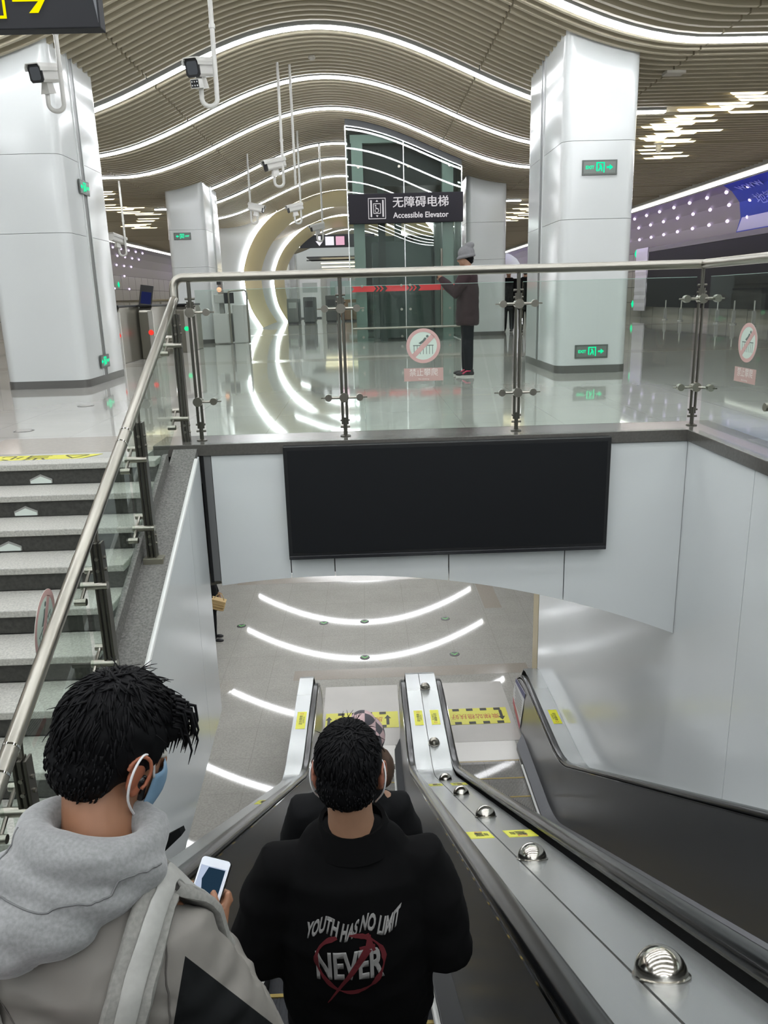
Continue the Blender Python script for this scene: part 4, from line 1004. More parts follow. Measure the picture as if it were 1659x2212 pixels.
# security scanner kiosk beside the second left column
sk = empty('scanner_kiosk', (-3.45, 20.2, 0), 'white security scanner with monitor and rails beside the second left column', 'scanner')
for nm, b, mt in (('cabinet', (-3.75, -3.35, 20.3, 21.0, .02, .75), 'b9bab6'), ('cabinet', (-3.3, -3.0, 20.6, 21.2, .0, .95), 'c2c3bf'), ('top_box', (-3.7, -3.3, 20.4, 20.9, 1.0, 1.22), 'a9aaa6'), ('pillar', (-3.6, -3.48, 20.5, 20.6, .7, 1.6), '8b8c88')):
    m = MB(); m.box(*b); m.build(nm, mat('kiosk_' + mt, mt, .4), sk, bevel=.02)
m = MB(); m.obox((-3.32, 20.35, 1.12), (.24, .05, .26), Matrix.Rotation(.5, 3, 'Z')); m.build('monitor', M_dark, sk)
m = MB(); m.box(-3.60, -3.50, 20.38, 20.42, 1.45, 1.75); m.build('sensor', M_black, sk)
m = MB(); m.disc((-3.55, 20.37, 1.33), .06, 0, 14, Matrix.Rotation(pi / 2, 3, 'X')); m.build('lamp', emis('kiosk_lamp', 'ffb48a', 1.5), sk)
m = MB(); m.tube(fillet([(-3.3, 20.2, .02), (-3.3, 20.2, 1.3), (-2.85, 20.2, 1.3), (-2.85, 20.2, .02)], .08), .025, 8); m.build('guard_rail', M_steel, sk, smooth=True)
# far concourse inside the portals: escalator ends, cabinets, counters
for i, (x, y, w, d, h, c, l) in enumerate(((-3.1, 36.2, .5, 1.6, 1.1, '6d726f', 'grey steel gate cabinet far back inside the nearer portal, left one'), (-2.35, 36.0, .5, 1.6, 1.15, '54595a', 'dark steel gate cabinet far back inside the nearer portal, right one'), (-2.9, 46.0, 1.2, .6, 2.3, 'c6c8c8', 'tall white cabinet far back inside the farther portal'), (.2, 38.0, 2.4, .7, 1.0, '7a644c', 'brown counter seen left of the lift far back'), (-1.4, 37.0, .5, .5, 1.2, '4d4f4e', 'dark bin like post left of the brown counter'), (-.6, 50.0, 2.6, .5, 2.1, '7f938c', 'green grey ticket machine on the far wall left of the lift'))):
    t = empty('far_cabinet', (x, y, 0), l, 'cabinet')
    m = MB(); m.box(x - w / 2, x + w / 2, y, y + d, .06, h); m.build('body', mat('far_' + c, c, .4), t, bevel=.03)
    m = MB(); m.box(x - w / 2 + .03, x + w / 2 - .03, y + .02, y + d - .02, 0, .06); m.build('plinth', M_dark, t)
    m = MB(); m.box(x - w * .35, x + w * .35, y - .015, y + .01, h * .62, h * .85); m.build('panel', M_dark if i in (1, 4) else mat('far_panel', '9aa19d', .3), t)
for k, (z, x0, x1) in enumerate(((3.3, -2.6, 1.2), (3.1, -2.6, 1.2), (2.95, -2.6, .4))):
    m = MB(); m.box(x0, x1, 54 + k, 54.12 + k, z, z + .07); tag(m.build('light_line', E_bar), 'straight white ceiling light line far back beyond the portals, %s' % ('uppermost', 'middle one', 'lowest')[k], 'light strip')
m = MB(); m.box(-3.4, 2.3, 52, 57, 3.6, 3.66)
for k in range(8): m.box(-3.4, 2.3, 51.9 - .01, 52, 3.4 + .0 * k, 3.45)
struct(m.build('ceiling_far', M_dark))
m = MB(); m.box(-2.4, -.9, 57.6, 57.9, .6, 2.6); tag(m.build('far_window', emis('far_window', 'e6ece9', .3)), 'bright window panel at the very end of the concourse', 'window')
# ================================================================ PEOPLE
from mathutils.bvhtree import BVHTree
from mathutils import noise as mnoise
V = Vector
SKIN = mat('skin', '8d6349', .5, noise=(40, .04)); 
def capsule(m, path, radii, seg=14):
    path = [V(p) for p in path]; R = [r if isinstance(r, tuple) else (r, r) for r in radii]
    m.tube(path, R, seg)
    for p, r in ((path[0], R[0]), (path[-1], R[-1])): m.ball(p, (r[0], r[1], min(r)), 12, 8)
    return m
def solidify(m, name, mt, parent, voxel=.012, smooth=6, disp=None, sub=0):
    """union of overlapping shells as one continuous skin"""
    o = m.build(name, mt, None, fix=True)
    r = o.modifiers.new('r', 'REMESH'); r.mode = 'VOXEL'; r.voxel_size = voxel
    if smooth: q = o.modifiers.new('s', 'SMOOTH'); q.factor = .5; q.iterations = smooth
    dg = bpy.context.evaluated_depsgraph_get(); me = bpy.data.meshes.new_from_object(o.evaluated_get(dg)); me.name = name
    old = o.data; o.modifiers.clear(); o.data = me; bpy.data.meshes.remove(old)
    if disp:
        me.update(); nr = [v.normal.copy() for v in me.vertices]
        for v, nn in zip(me.vertices, nr):
            d = disp(v.co)
            v.co += nn * d
        me.update()
    for p in me.polygons: p.use_smooth = True
    if parent: o.parent = parent; o.matrix_parent_inverse = parent.matrix_basis.inverted()
    return o
def folds(scale, amp, stretch=(1, 1, 1), seed=0.0):
    def f(co):
        q = V((co.x * stretch[0], co.y * stretch[1], co.z * stretch[2])) * scale + V((seed, seed * 2, 0))
        a = mnoise.noise(q); return amp * (1 - 2.2 * abs(a)) * .6 + amp * .4 * mnoise.noise(q * 2.3)
    return f
def bvh(o):
    me = o.data; M = o.matrix_world
    return BVHTree.FromPolygons([M @ v.co for v in me.vertices], [tuple(p.vertices) for p in me.polygons])
def headframe(c, yaw=0, pitch=0, roll=0):
    R = (Matrix.Rotation(math.radians(yaw), 3, 'Z') @ Matrix.Rotation(math.radians(pitch), 3, 'X') @ Matrix.Rotation(math.radians(roll), 3, 'Y')); c = V(c)
    return (lambda x, y, z: c + R @ V((x, y, z))), R
def add_head(m, c, neckb, yaw=0, pitch=0, roll=0, s=1.0, neckr=.056):
    f, R = headframe(c, yaw, pitch, roll)
    m.ball(f(0, -.012 * s, .025 * s), (.074 * s, .093 * s, .092 * s), 20, 14, R)
    m.ball(f(0, .030 * s, -.035 * s), (.060 * s, .062 * s, .085 * s), 18, 12, R)
    m.ball(f(0, .055 * s, -.085 * s), (.034 * s, .034 * s, .032 * s), 14, 10, R)
    m.tube([f(0, .085 * s, .01 * s), f(0, .108 * s, -.028 * s)], [.009 * s, .014 * s], 10); m.ball(f(0, .106 * s, -.03 * s), .013 * s, 10, 8)
    m.tube([f(-.02 * s, .090 * s, -.066 * s), f(.02 * s, .090 * s, -.066 * s)], .008 * s, 8)
    capsule(m, [V(neckb) + V((0, 0, -.04)), (V(neckb) + f(0, -.02 * s, -.06 * s)) * .5, f(0, -.018 * s, -.05 * s)], [neckr * 1.15, neckr, neckr * .98], 18)
def add_ears(par, c, yaw=0, pitch=0, roll=0, s=1.0, mt=None):
    f, R = headframe(c, yaw, pitch, roll)
    for e in (-1, 1):
        m = MB(); Q = R @ Matrix.Rotation(.35 * e, 3, 'Z') @ Matrix.Rotation(-.15, 3, 'X')
        m.ball(f(.080 * e * s, -.008 * s, -.008 * s), (.009 * s, .021 * s, .032 * s), 14, 10, Q)
        m.ball(f(.081 * e * s, -.002 * s, -.036 * s), (.008 * s, .011 * s, .012 * s), 10, 8, Q)
        rim = [f((.082 + .008) * e * s + .004 * e * cos(a) * s, (-.012 + .021 * cos(a)) * s, (-.004 + .032 * sin(a)) * s) for a in [-.9 + k * .32 for k in range(13)]]
        m.tube(rim, .0042 * s, 8)
        solidify(m, 'ear', mt or mat('ear_skin', '94583f', .5), par, .0035, 3)
def add_face(par, c, yaw=0, pitch=0, roll=0, s=1.0):
    f, R = headframe(c, yaw, pitch, roll)
    for e in (-1, 1):
        m = MB(); m.ball(f(.030 * e * s, .074 * s, .003 * s), (.014 * s, .012 * s, .008 * s), 12, 8, R); q = m.build('eye', mat('eye_white', 'd8d4cc', .2), par, smooth='all')
        m = MB(); m.ball(f(.030 * e * s, .0835 * s, .003 * s), (.0055 * s, .004 * s, .0055 * s), 10, 8, R); m.build('iris', mat('iris_dark', '1c1410', .1), q, smooth='all')
        m = MB(); m.tube([f(.014 * e * s, .083 * s, .022 * s), f(.032 * e * s, .083 * s, .027 * s), f(.048 * e * s, .070 * s, .022 * s)], [.003, .0035, .002], 8); m.build('eyebrow', mat('hair_black', '060608', .62, spec=.14), par, smooth='all')
def hand(m, w, d, up, curl=.6, s=1.0, thumb=1):
    """palm from wrist w along d with palm normal up; five fingers"""
    d = V(d).normalized(); n = V(up); n = (n - d * n.dot(d)).normalized(); x = d.cross(n)
    w = V(w); P = lambda a, b, c: w + d * a * s + x * b * s + n * c * s
    m.ball(P(.05, 0, 0), (.040 * s, .050 * s, .017 * s), 14, 10, Matrix((x, d, n)).transposed())
    capsule(m, [P(-.02, 0, 0), P(.03, 0, 0)], [(.025 * s, .019 * s)] * 2, 10)
    for i, (b, L) in enumerate(((-.030, .070), (-.010, .080), (.011, .075), (.030, .058))):
        p = [P(.085 - .006 * abs(i - 1), b, 0)]; a = 0
        for k in (.45, .32, .23):
            a += curl * .75; q = p[-1] + (d * cos(a) + n * sin(a)) * L * k * s; p.append(q)
        capsule(m, p, [.0092 * s, .0088 * s, .008 * s, .0068 * s], 8)
    t = thumb
    p = [P(.02, -.035 * t, .004), P(.05, -.062 * t, .014), P(.075, -.066 * t, .03), P(.09, -.058 * t, .042)]
    capsule(m, p, [.013 * s, .0115 * s, .010 * s, .0078 * s], 8)
def hair_cap(par, c, yaw=0, pitch=0, roll=0, s=1.0, mt=None, fringe=0.0, nape=1.0, tuft=220, seed=1, top=1.0, vox=.006):
    f, R = headframe(c, yaw, pitch, roll); rnd = random.Random(seed)
    m = MB(); m.ball(f(0, -.016 * s, .040 * s), (.083 * s, .101 * s, .094 * s * top), 24, 16, R)
    m.ball(f(0, -.050 * s, -.012 * s), (.074 * s, .060 * s, .070 * s), 20, 12, R)
    m.ball(f(0, -.062 * s, -.055 * s * nape), (.058 * s, .036 * s, .045 * s), 16, 10, R)
    for e in (-1, 1): m.ball(f(.068 * e * s, -.012 * s, .035 * s), (.020 * s, .055 * s, .052 * s), 14, 10, R)
    if fringe: m.ball(f(.015 * s, .062 * s, .062 * s), (.060 * s, .034 * s * fringe, .036 * s), 16, 10, R)
    sc = 55
    o = solidify(m, 'hair', mt or mat('hair_black', '060608', .62, spec=.14), par, vox, 3, disp=lambda co: .0035 * mnoise.noise(V((co.x * sc, co.y * sc, co.z * sc * .45))))
    m = MB(); cw = V((.012, -.055, .118 * top))      # hair falls away from the crown whorl
    for k in range(tuft):
        th = rnd.uniform(-pi, pi); ph = rnd.uniform(.0, 2.15)
        d = V((sin(ph) * cos(th), sin(ph) * sin(th), cos(ph)))
        if (d.y > .45 and d.z < .30) or (d.z < -.1 and d.y > -.35): continue
        p = V((d.x * .083, -.016 + d.y * .101, .040 + d.z * .094 * top))
        tang = p - cw + V((rnd.uniform(-.03, .03), rnd.uniform(-.03, .03), rnd.uniform(-.02, .02))); tang = (tang - d * tang.dot(d))
        if tang.length < 1e-4: continue
        tang.normalize(); L = rnd.uniform(.022, .045); wild = rnd.random() < .04; lift = rnd.uniform(.25, .5) if wild else rnd.uniform(.02, .13)
        side = d.cross(tang) * rnd.uniform(-.25, .25)
        pts = []
        for q in (0, .35, .7, 1.0):
            z_ = p + (tang + side * q) * L * q; e_ = V((z_.x / .083, (z_.y + .016) / .101, (z_.z - .040) / (.094 * top))); z_ = V((0, -.016, .040)) + (z_ - V((0, -.016, .040))) / max(e_.length, .2) * (1.0 + lift * q * .55)
            pts.append(f(*(z_ * s)))
        w_ = (.0012 if wild else rnd.uniform(.002, .0032)) * s
        m.tube(pts, [w_, w_ * .95, w_ * .65, .0004], 5)
    for k in range(tuft // 2):          # short hair at the back of the head, combed down
        th = rnd.uniform(-pi, 0); zz = rnd.uniform(-.75, .75); rr = math.sqrt(1 - zz * zz); d = V((rr * cos(th), rr * sin(th), zz))
        if rnd.random() < .5: c_, r_ = V((0, -.050, -.012)), V((.0755, .0615, .0715))
        else: c_, r_ = V((0, -.062, -.055 * nape)), V((.0592, .0372, .046))
        p = c_ + V((d.x * r_.x, d.y * r_.y, d.z * r_.z)); L = rnd.uniform(.008, .015); tg = V((rnd.uniform(-.25, .25), 0, -1)); tg = (tg - d * tg.dot(d)).normalized()
        m.tube([f(*(p * s)), f(*((p + tg * L * .5 + d * .0012) * s)), f(*((p + tg * L + d * .0006) * s))], [.0022 * s, .0018 * s, .0004], 4)
    if fringe:
        for k in range(150):
            x0 = rnd.uniform(-.02, .075); y0 = .075 - 3.2 * max(0, x0 - .03) ** 2 - rnd.uniform(0, .03); z0 = .085 + rnd.uniform(-.03, .025)
            L = rnd.uniform(.5, 1.0); e_ = V((.008 + rnd.uniform(-.01, .012), .030, -.006))
            pts = [f(*(V((x0, y0, z0)) * s)), f(*((V((x0, y0, z0)) + e_ * .55 * L + V((0, 0, .002))) * s)), f(*((V((x0, y0, z0)) + e_ * .95 * L + V((.004, 0, -.022 * L))) * s)), f(*((V((x0, y0, z0)) + e_ * 1.05 * L + V((.006, -.004, -.048 * L))) * s))]
            m.tube(pts, [.003 * s, .0028 * s, .002 * s, .0004], 5)
    m.build('hair_tufts', mt or mat('hair_black', '060608', .62, spec=.14), o, smooth='all', fix=False)
    return o
def legs(m, hips, feet, zk, r, wide=1.0):
    for h, ft in zip(hips, feet):
        h, ft = V(h), V(ft); k = (h + ft) * .5; k.z = zk
        capsule(m, [h, h * .5 + k * .5, k, k * .45 + ft * .55, ft], [r[0] * wide, r[0] * .92 * wide, r[1] * wide, r[2] * wide, r[3] * wide], 14)
def shoe(par, p, yaw, mt, sole, s=1.0):
    R = Matrix.Rotation(yaw, 3, 'Z'); p = V(p); g = lambda x, y, z: p + R @ V((x * s, y * s, z * s))
    m = MB(); m.ball(g(0, .10, .035), (.044 * s, .085 * s, .036 * s), 14, 10, R); m.ball(g(0, -.02, .045), (.038 * s, .06 * s, .048 * s), 14, 10, R); m.tube([g(0, -.02, .05), g(0, -.03, .11)], .042 * s, 12)
    o = solidify(m, 'shoe', mt, par, .008, 3)
    m = MB(); out = [(.042 * cos(a), .045 + (.135 if sin(a) > 0 else .12) * sin(a)) for a in [k * pi / 10 for k in range(20)]]
    m.prism(out, lambda u, v: g(u, v, .0), lambda u, v: g(u, v, .022)); m.build('sole', sole, o)
    return o
def mask(par, c, yaw=0, pitch=0, roll=0, s=1.0, mt=None, loops=True):
    f, R = headframe(c, yaw, pitch, roll)
    m = MB(); rows = []
    for j in range(8):
        v = j / 7; z = -.018 - .085 * v; row = []
        for k in range(15):
            a = -1.35 + 2.7 * k / 14; bulge = .012 * sin(pi * v)
            rx = .070 - .010 * v; ry = .068 + bulge * 2.0 * cos(a * .9)
            row.append(f(rx * sin(a) * s, (.028 + ry * cos(a)) * s + (.016 * s * math.exp(-(a / .3) ** 2) * (1 - v)), z * s + .0))
        rows.append(row)
    m.loft(rows, cap=False, closed=False); o = m.build('face_mask', mt or mat('mask_blue', '7494ad', .6), par, smooth=True, fix=False)
    md = o.modifiers.new('t', 'SOLIDIFY'); md.thickness = .002
    if loops:
        for e in (-1, 1):
            m = MB(); pts = [f(.0685 * e * s, .042 * s, -.022 * s), f(.078 * e * s, .018 * s, .018 * s), f(.090 * e * s, -.014 * s, .030 * s), f(.097 * e * s, -.030 * s, .0 * s), f(.090 * e * s, -.016 * s, -.048 * s), f(.066 * e * s, .036 * s, -.098 * s)]
            m.tube([V(p) for p in cr3(pts)], .0022, 8); m.build('ear_loop', mat('loop_white', 'd9d9d9', .6), o, smooth='all')
    return o
def cr3(P, n=5):
    out = []; P = [V(p) for p in P]
    for i in range(len(P) - 1):
        p0, p1, p2, p3 = [P[max(0, min(len(P) - 1, k))] for k in (i - 1, i, i + 1, i + 2)]
        for j in range(n):
            t = j / n; out.append(.5 * ((2 * p1) + (p2 - p0) * t + (2 * p0 - 5 * p1 + 4 * p2 - p3) * t * t + (3 * p1 - p0 - 3 * p2 + p3) * t ** 3))
    out.append(P[-1]); return out

# ---------------------------------------------------------------- man in grey hoodie and padded jacket, looking at a phone
def hoodie_man():
    B = V((-.47, 1.10, -1.357)); t = empty('person', tuple(B), 'person in a grey hoodie and grey jacket looking down at a phone', 'person')
    HC = (-.462, 1.235, .262); hy, hp, hr = -40, -24, 6
    NB = V((-.475, 1.13, .085))
    shR, shL = V((-.355, 1.10, -.020)), V((-.685, 1.10, .0)); elR, elL = V((-.240, 1.08, -.285)), V((-.765, 1.06, -.27)); wrR, wrL = V((-.368, 1.385, -.315)), V((-.60, 1.36, -.30))
    hips = [V((-.56, 1.10, -.44)), V((-.38, 1.10, -.44))]; feet = [V((-.57, 1.06, -1.27)), V((-.37, 1.09, -1.27))]
    m = MB(); add_head(m, HC, NB, hy, hp, hr, 1.02, .060)
    capsule(m, [NB + V((0, 0, -.02)), V((-.475, 1.10, -.10)), V((-.47, 1.10, -.28)), V((-.47, 1.10, -.42))], [(.10, .07), (.15, .10), (.13, .09), (.14, .095)], 20)
    for a, b, c in ((shR, elR, wrR), (shL, elL, wrL)): capsule(m, [NB * .4 + a * .6, a, (a + b) / 2, b, (b + c) / 2, c], [.05, .05, .045, .04, .036, .027], 12)
    legs(m, hips, feet, -.86, (.075, .05, .045, .035))
    # right hand carries the phone, thumb lies over the screen
    pc, pu, pw, pn = PH
    hand_parts(m)
    hand(m, wrL, V((.05, .12, .02)), V((.6, 0, .8)), .9, 1.0, -1)
    body = solidify(m, 'body', SKIN, t, .0052, 4)
    add_ears(t, HC, hy, hp, hr, 1.02); add_face(t, HC, hy, hp, hr, 1.02)
    hair_cap(t, HC, hy, hp, hr, 1.04, fringe=1.0, nape=.55, tuft=1100, seed=3, top=1.06)
    mask(t, HC, hy, hp, hr, 1.02)
    f, R = headframe(HC, hy, hp, hr)
    m = MB(); m.ball(f(.086, .006, -.022), (.008, .012, .014), 10, 8, R); m.tube([f(.087, .010, -.025), f(.087, .012, -.052)], .0055, 8); m.build('earbud', mat('earbud_black', '0c0c0d', .2), t, smooth=True)
    # padded jacket
    JG = mat('jacket_grey', '6c6963', .75, noise=(6, .05)); JB = mat('jacket_black', '080a0b', .85, spec=.2)
    m = MB()
    capsule(m, [V((-.49, 1.115, .075)), V((-.495, 1.085, -.03)), V((-.475, 1.08, -.22)), V((-.475, 1.08, -.44)), V((-.475, 1.085, -.58))], [(.120, .080), (.185, .120), (.20, .135), (.20, .135), (.20, .13)], 24)
    for a, b, c in ((shR, elR, wrR), (shL, elL, wrL)):
        a2 = a + V((0, -.01, .0)); capsule(m, [NB * .45 + a2 * .55 + V((0, -.02, -.03)), a2, a2 * .55 + b * .45 + V((0, -.01, .0)), b, (b + c) / 2, c - (c - b).normalized() * .03], [.066, .070, .080, .080, .066, .050], 16)
    jf = folds(9, .010, (1, 1, 1.6), 3.1); j = solidify(m, 'jacket', [JG, JB], t, .0075, 5, disp=lambda co: jf(co) + .0014 * sin(co.z * 120 + 3 * sin(co.x * 14)) * (1 if co.x > -.33 or co.x < -.62 else .2))
    # black sleeve panels: the garment is cut along the seams
    bm = bmesh.new(); bm.from_mesh(j.data); co = V((0, 0, 1.02))
    for no in ((-.5555, -.6637, -.501), (-.9709, -.0778, .2263), (-.6237, -.6028, -.4976), (-.6041, -.6172, -.5041)):
        no = V(no); bmesh.ops.bisect_plane(bm, geom=bm.verts[:] + bm.edges[:] + bm.faces[:], plane_co=co, plane_no=no)
    bm.to_mesh(j.data); bm.free()
    for p in j.data.polygons: p.use_smooth = True
    cen = {p.index: p.center for p in j.data.polygons}
    for p in j.data.polygons:
        c = p.center; bl = False
        if c.x > -.36 and c.z < .02:
            zz_ = c.z - 1.02
            if -.5555 * c.x - .6637 * c.y - .501 * zz_ > 0 and -.9709 * c.x - .0778 * c.y + .2263 * zz_ < 0 and c.y < 1.2: bl = True
            if -.6237 * c.x - .6028 * c.y - .4976 * zz_ < 0 and -.6041 * c.x - .6172 * c.y - .5041 * zz_ > 0 and c.x > -.345: bl = True
        if c.x < -.66 and c.z < -.06: bl = True
        p.material_index = 1 if bl else 0
    T = bvh(j)
    cuff = MB(); capsule(cuff, [wrR - (wrR - elR).normalized() * .045, wrR - (wrR - elR).normalized() * .005], [.046, .042], 14); capsule(cuff, [wrL - (wrL - elL).normalized() * .045, wrL - (wrL - elL).normalized() * .005], [.046, .042], 14); cuff.build('cuff', JB, j, smooth=True)
    # grey sweat hood lying on the back
    HG = mat('hood_grey', '7f8080', .9, noise=(160, .16), sheen=.3)
    m = MB(); ring = [V((-.482 + .093 * cos(a), 1.140 + .081 * sin(a), .160 - .010 * sin(a) - .016 * cos(a))) for a in [k * 2 * pi / 24 for k in range(25)]]
    m.tube(ring, [.030 + .008 * max(0, -sin(k * 2 * pi / 24)) for k in range(25)], 12, cap=False)
    Rz = Matrix.Rotation(.42, 3, 'X') @ Matrix.Rotation(.22, 3, 'Y')
    m.ball(V((-.510, 1.065, .125)), (.128, .070, .055), 20, 12, Rz); m.ball(V((-.548, 1.02, .100)), (.105, .058, .050), 20, 12, Rz); m.ball(V((-.580, .995, .080)), (.062, .042, .042), 16, 10, Rz)
    m.ball(V((-.405, 1.10, .125)), (.050, .052, .030), 14, 10); m.ball(V((-.61, 1.07, .105)), (.055, .07, .055), 14, 10)
    hf = folds(8, .011, (.7, 1, 2.2), 1.3); h = solidify(m, 'hood', HG, t, .006, 5, disp=lambda co: hf(co))
    HT = bvh(h); SM = mat('seam_grey', '666767', .9)
    def seam(pts, tree, par, mt, r=.0016, nm='seam'):
        c = []
        for p in cr3(pts, 6):
            q, nn, _, _ = tree.find_nearest(p); c.append(q + nn * .0006)
        m = MB(); m.tube(c, r, 6); m.build(nm, mt, par, smooth='all', fix=False)
    seam([(-.585, 1.10, .21), (-.600, 1.05, .18), (-.605, 1.02, .15)], HT, h, SM); seam([(-.600, 1.01, .15), (-.612, .98, .11), (-.605, .95, .05)], HT, h, SM)
    seam([(-.482 + .15 * cos(a), 1.13 + .15 * sin(a), .155 + .01 * sin(a)) for a in [-2.7 + k * .3 for k in range(9)]], HT, h, SM)
    seam([(-.36, 1.13, .09), (-.35, 1.05, .06), (-.335, .99, -.04), (-.33, .97, -.16), (-.335, .97, -.28)], T, j, mat('seam_taupe', '4c4945', .9)); seam([(-.66, .99, .03), (-.5, .95, -.10), (-.36, .98, .03)], T, j, mat('seam_taupe', '4c4945', .9), .0012)
    m = MB(); m.loft([[V((-.395, 1.165, .115)), V((-.385, 1.20, .105)), V((-.380, 1.20, .085)), V((-.39, 1.165, .085))], [V((-.352, 1.190, .128)), V((-.348, 1.205, .122)), V((-.346, 1.205, .112)), V((-.350, 1.190, .112))]]); m.build('collar_flap', JB, j)
    # trousers and shoes
    m = MB(); legs(m, [x + V((0, 0, -.03)) for x in hips], [x + V((0, 0, .03)) for x in feet], -.86, (.10, .075, .07, .062)); capsule(m, [V((-.47, 1.09, -.40)), V((-.47, 1.09, -.50))], [(.16, .115), (.15, .11)], 18); solidify(m, 'trousers', mat('trousers_dark', '1a1c20', .8), t, .012, 5)
    for ft in feet: shoe(t, (ft.x, ft.y, B.z), 0, mat('shoe_dark', '1b1b1d', .5), mat('sole_light', 'b6b4ae', .6))
    return t, j, h, T
# phone frame: centre, long axis, width axis, screen normal
PH = None
_pc = V((-.392, 1.470, -.256)); _pn = V((-.05, -.66, .75)).normalized(); _pu = V((.26, .74, .62)); _pu = (_pu - _pn * _pu.dot(_pn)).normalized(); _pw = _pu.cross(_pn).normalized()
PH = (_pc, _pu, _pw, _pn)
def hand_parts(m):
    pc, pu, pw, pn = PH; g = lambda a, b, c: pc + pw * a + pu * b + pn * c
    w = V((-.368, 1.385, -.315))
    capsule(m, [w, g(.030, -.075, -.018)], [(.026, .022), (.030, .022)], 12)
    m.ball(g(.026, -.052, -.018), (.040, .048, .018), 14, 10, Matrix((pw, pu, pn)).transposed())
    # thumb over the screen
    capsule(m, [g(.046, -.075, -.008), g(.052, -.052, .012), g(.036, -.022, .018), g(.020, .004, .014)], [.0135, .0125, .0115, .0088], 10)
    # four fingers round the back, tips on the left edge
    for b in (-.060, -.036, -.012, .012):
        capsule(m, [g(.052, b - .012, -.016), g(.044, b, -.022), g(.006, b + .004, -.024), g(-.030, b + .004, -.018), g(-.043, b + .002, -.002)], [.0095, .0098, .0092, .0085, .007], 8)
    for b in (.0, .02): capsule(m, [g(.050, b - .03, -.012), g(.047, b - .010, -.006)], [.0095, .0085], 8)
hman, hjacket, hhood, hT = hoodie_man()
# phone
pc, pu, pw, pn = PH; g = lambda a, b, c: pc + pw * a + pu * b + pn * c
def rrect(w, h, r, n=5):
    P = []
    for cx_, cy_, a0 in ((w - r, h - r, 0), (-w + r, h - r, 90), (-w + r, -h + r, 180), (w - r, -h + r, 270)):
        for k in range(n + 1): a = math.radians(a0 + 90 * k / n); P.append((cx_ + r * cos(a), cy_ + r * sin(a)))
    return P
m = MB(); m.prism(rrect(.036, .076, .009), lambda u, v: g(u, v, -.008), lambda u, v: g(u, v, 0)); ph = m.build('mobile_phone', mat('phone_black', '101114', .15), bevel=.0015); tag(ph, 'white and black mobile phone with a lit screen in the hoodie wearer\'s hand', 'phone')
m = MB(); m.prism(rrect(.0345, .0745, .008), lambda u, v: g(u, v, .0), lambda u, v: g(u, v, .0008)); m.build('front_glass', mat('phone_white', 'dde2ea', .15), ph)
m = MB(); m.prism([(-.031, -.056), (.030, -.056), (.030, .056), (-.031, .056)], lambda u, v: g(u, v, .0008), lambda u, v: g(u, v, .0012)); s_ = m.build('screen', emis('phone_screen', 'b9c6dd', .95), ph)
m = MB(); m.prism([(-.012, .0), (-.020, .028), (-.012, .054), (.0275, .054), (.0275, -.022), (.008, -.018)], lambda u, v: g(u, v, .0012), lambda u, v: g(u, v, .0015)); m.build('dark_picture', emis('phone_dark', '243a4d', .8), s_)
m = MB(); m.prism([(.0285, -.05), (.0295, -.05), (.0295, .055), (.0285, .055)], lambda u, v: g(u, v, .0012), lambda u, v: g(u, v, .0015)); m.build('page_edge', emis('phone_edge', 'f2f5fa', 1.0), s_)
m = MB()
for b in (.03, .012): m.prism([(.036, b - .007), (.0372, b - .007), (.0372, b + .007), (.036, b + .007)], lambda u, v: g(u, v, -.006), lambda u, v: g(u, v, -.002))
m.build('side_button', M_steelm, ph)

# ---------------------------------------------------------------- backpack of the hoodie wearer
bp = empty('backpack', (-.50, .93, -.60), 'grey backpack with silver strap and red grab handle worn over the grey jacket', 'backpack')
BG = mat('pack_grey', '807f7a', .85, noise=(140, .14))
m = MB(); m.ball(V((-.55, .900, -.33)), (.13, .075, .20), 20, 14); m.ball(V((-.55, .905, -.27)), (.125, .065, .18), 18, 12); solidify(m, 'bag_body', BG, bp, .012, 5, disp=folds(7, .006))
def on_jacket(p, d=.012):
    """nearest place on the jacket, lifted off along the surface"""
    q, nn, i, dist = hT.find_nearest(V(p)); 
    return q + nn * d, nn
def strap(pts, w, th, mt, name, par, lift):
    c = cr3(pts, 6); S = []
    for p in c: q, nn = on_jacket(p, lift); S.append((q, nn))
    # relax
    P = [q for q, _ in S]
    for _ in range(4): P = [P[0]] + [(P[i-1] + P[i] * 2 + P[i+1]) / 4 for i in range(1, len(P) - 1)] + [P[-1]]
    rows = []
    for i, (p, (q, nn)) in enumerate(zip(P, S)):
        tg = (P[min(i+1, len(P)-1)] - P[max(i-1, 0)]).normalized(); sd = tg.cross(nn).normalized(); n2 = sd.cross(tg).normalized()
        if n2.dot(nn) < 0: n2 = -n2
        prof = [(-1, 0), (-1.0, .6), (-.88, 1), (.88, 1), (1.0, .6), (1, 0), (.9, -.2), (-.9, -.2)]
        rows.append([p + sd * w * a + n2 * th * b for a, b in prof])
    m = MB(); m.loft(rows); return m.build(name, mt, par, smooth=True)
SPT = [V((-.285, 1.22, -.10)), V((-.300, 1.20, .0)), V((-.325, 1.15, .09)), V((-.350, 1.07, .095)), V((-.380, 1.0, .03)), V((-.41, .955, -.07)), V((-.44, .94, -.19)), V((-.46, .935, -.30))]
strap(SPT, .036, .014, BG, 'shoulder_strap', bp, .004)
strap(SPT[1:], .0165, .004, mat('webbing_silver', '979792', .45, noise=(90, .05)), 'webbing', bp, .020)
strap([V((-.70, 1.19, .05)), V((-.665, 1.12, .12)), V((-.66, 1.02, .08)), V((-.64, .97, -.04)), V((-.62, .945, -.18))], .034, .012, BG, 'shoulder_strap', bp, .004)
m = MB(); hd = [V((-.615, .915, -.07)), V((-.612, .885, .0)), V((-.580, .872, .035)), V((-.54, .876, .015)), V((-.52, .905, -.07))]; c = cr3(hd, 5); rows = []
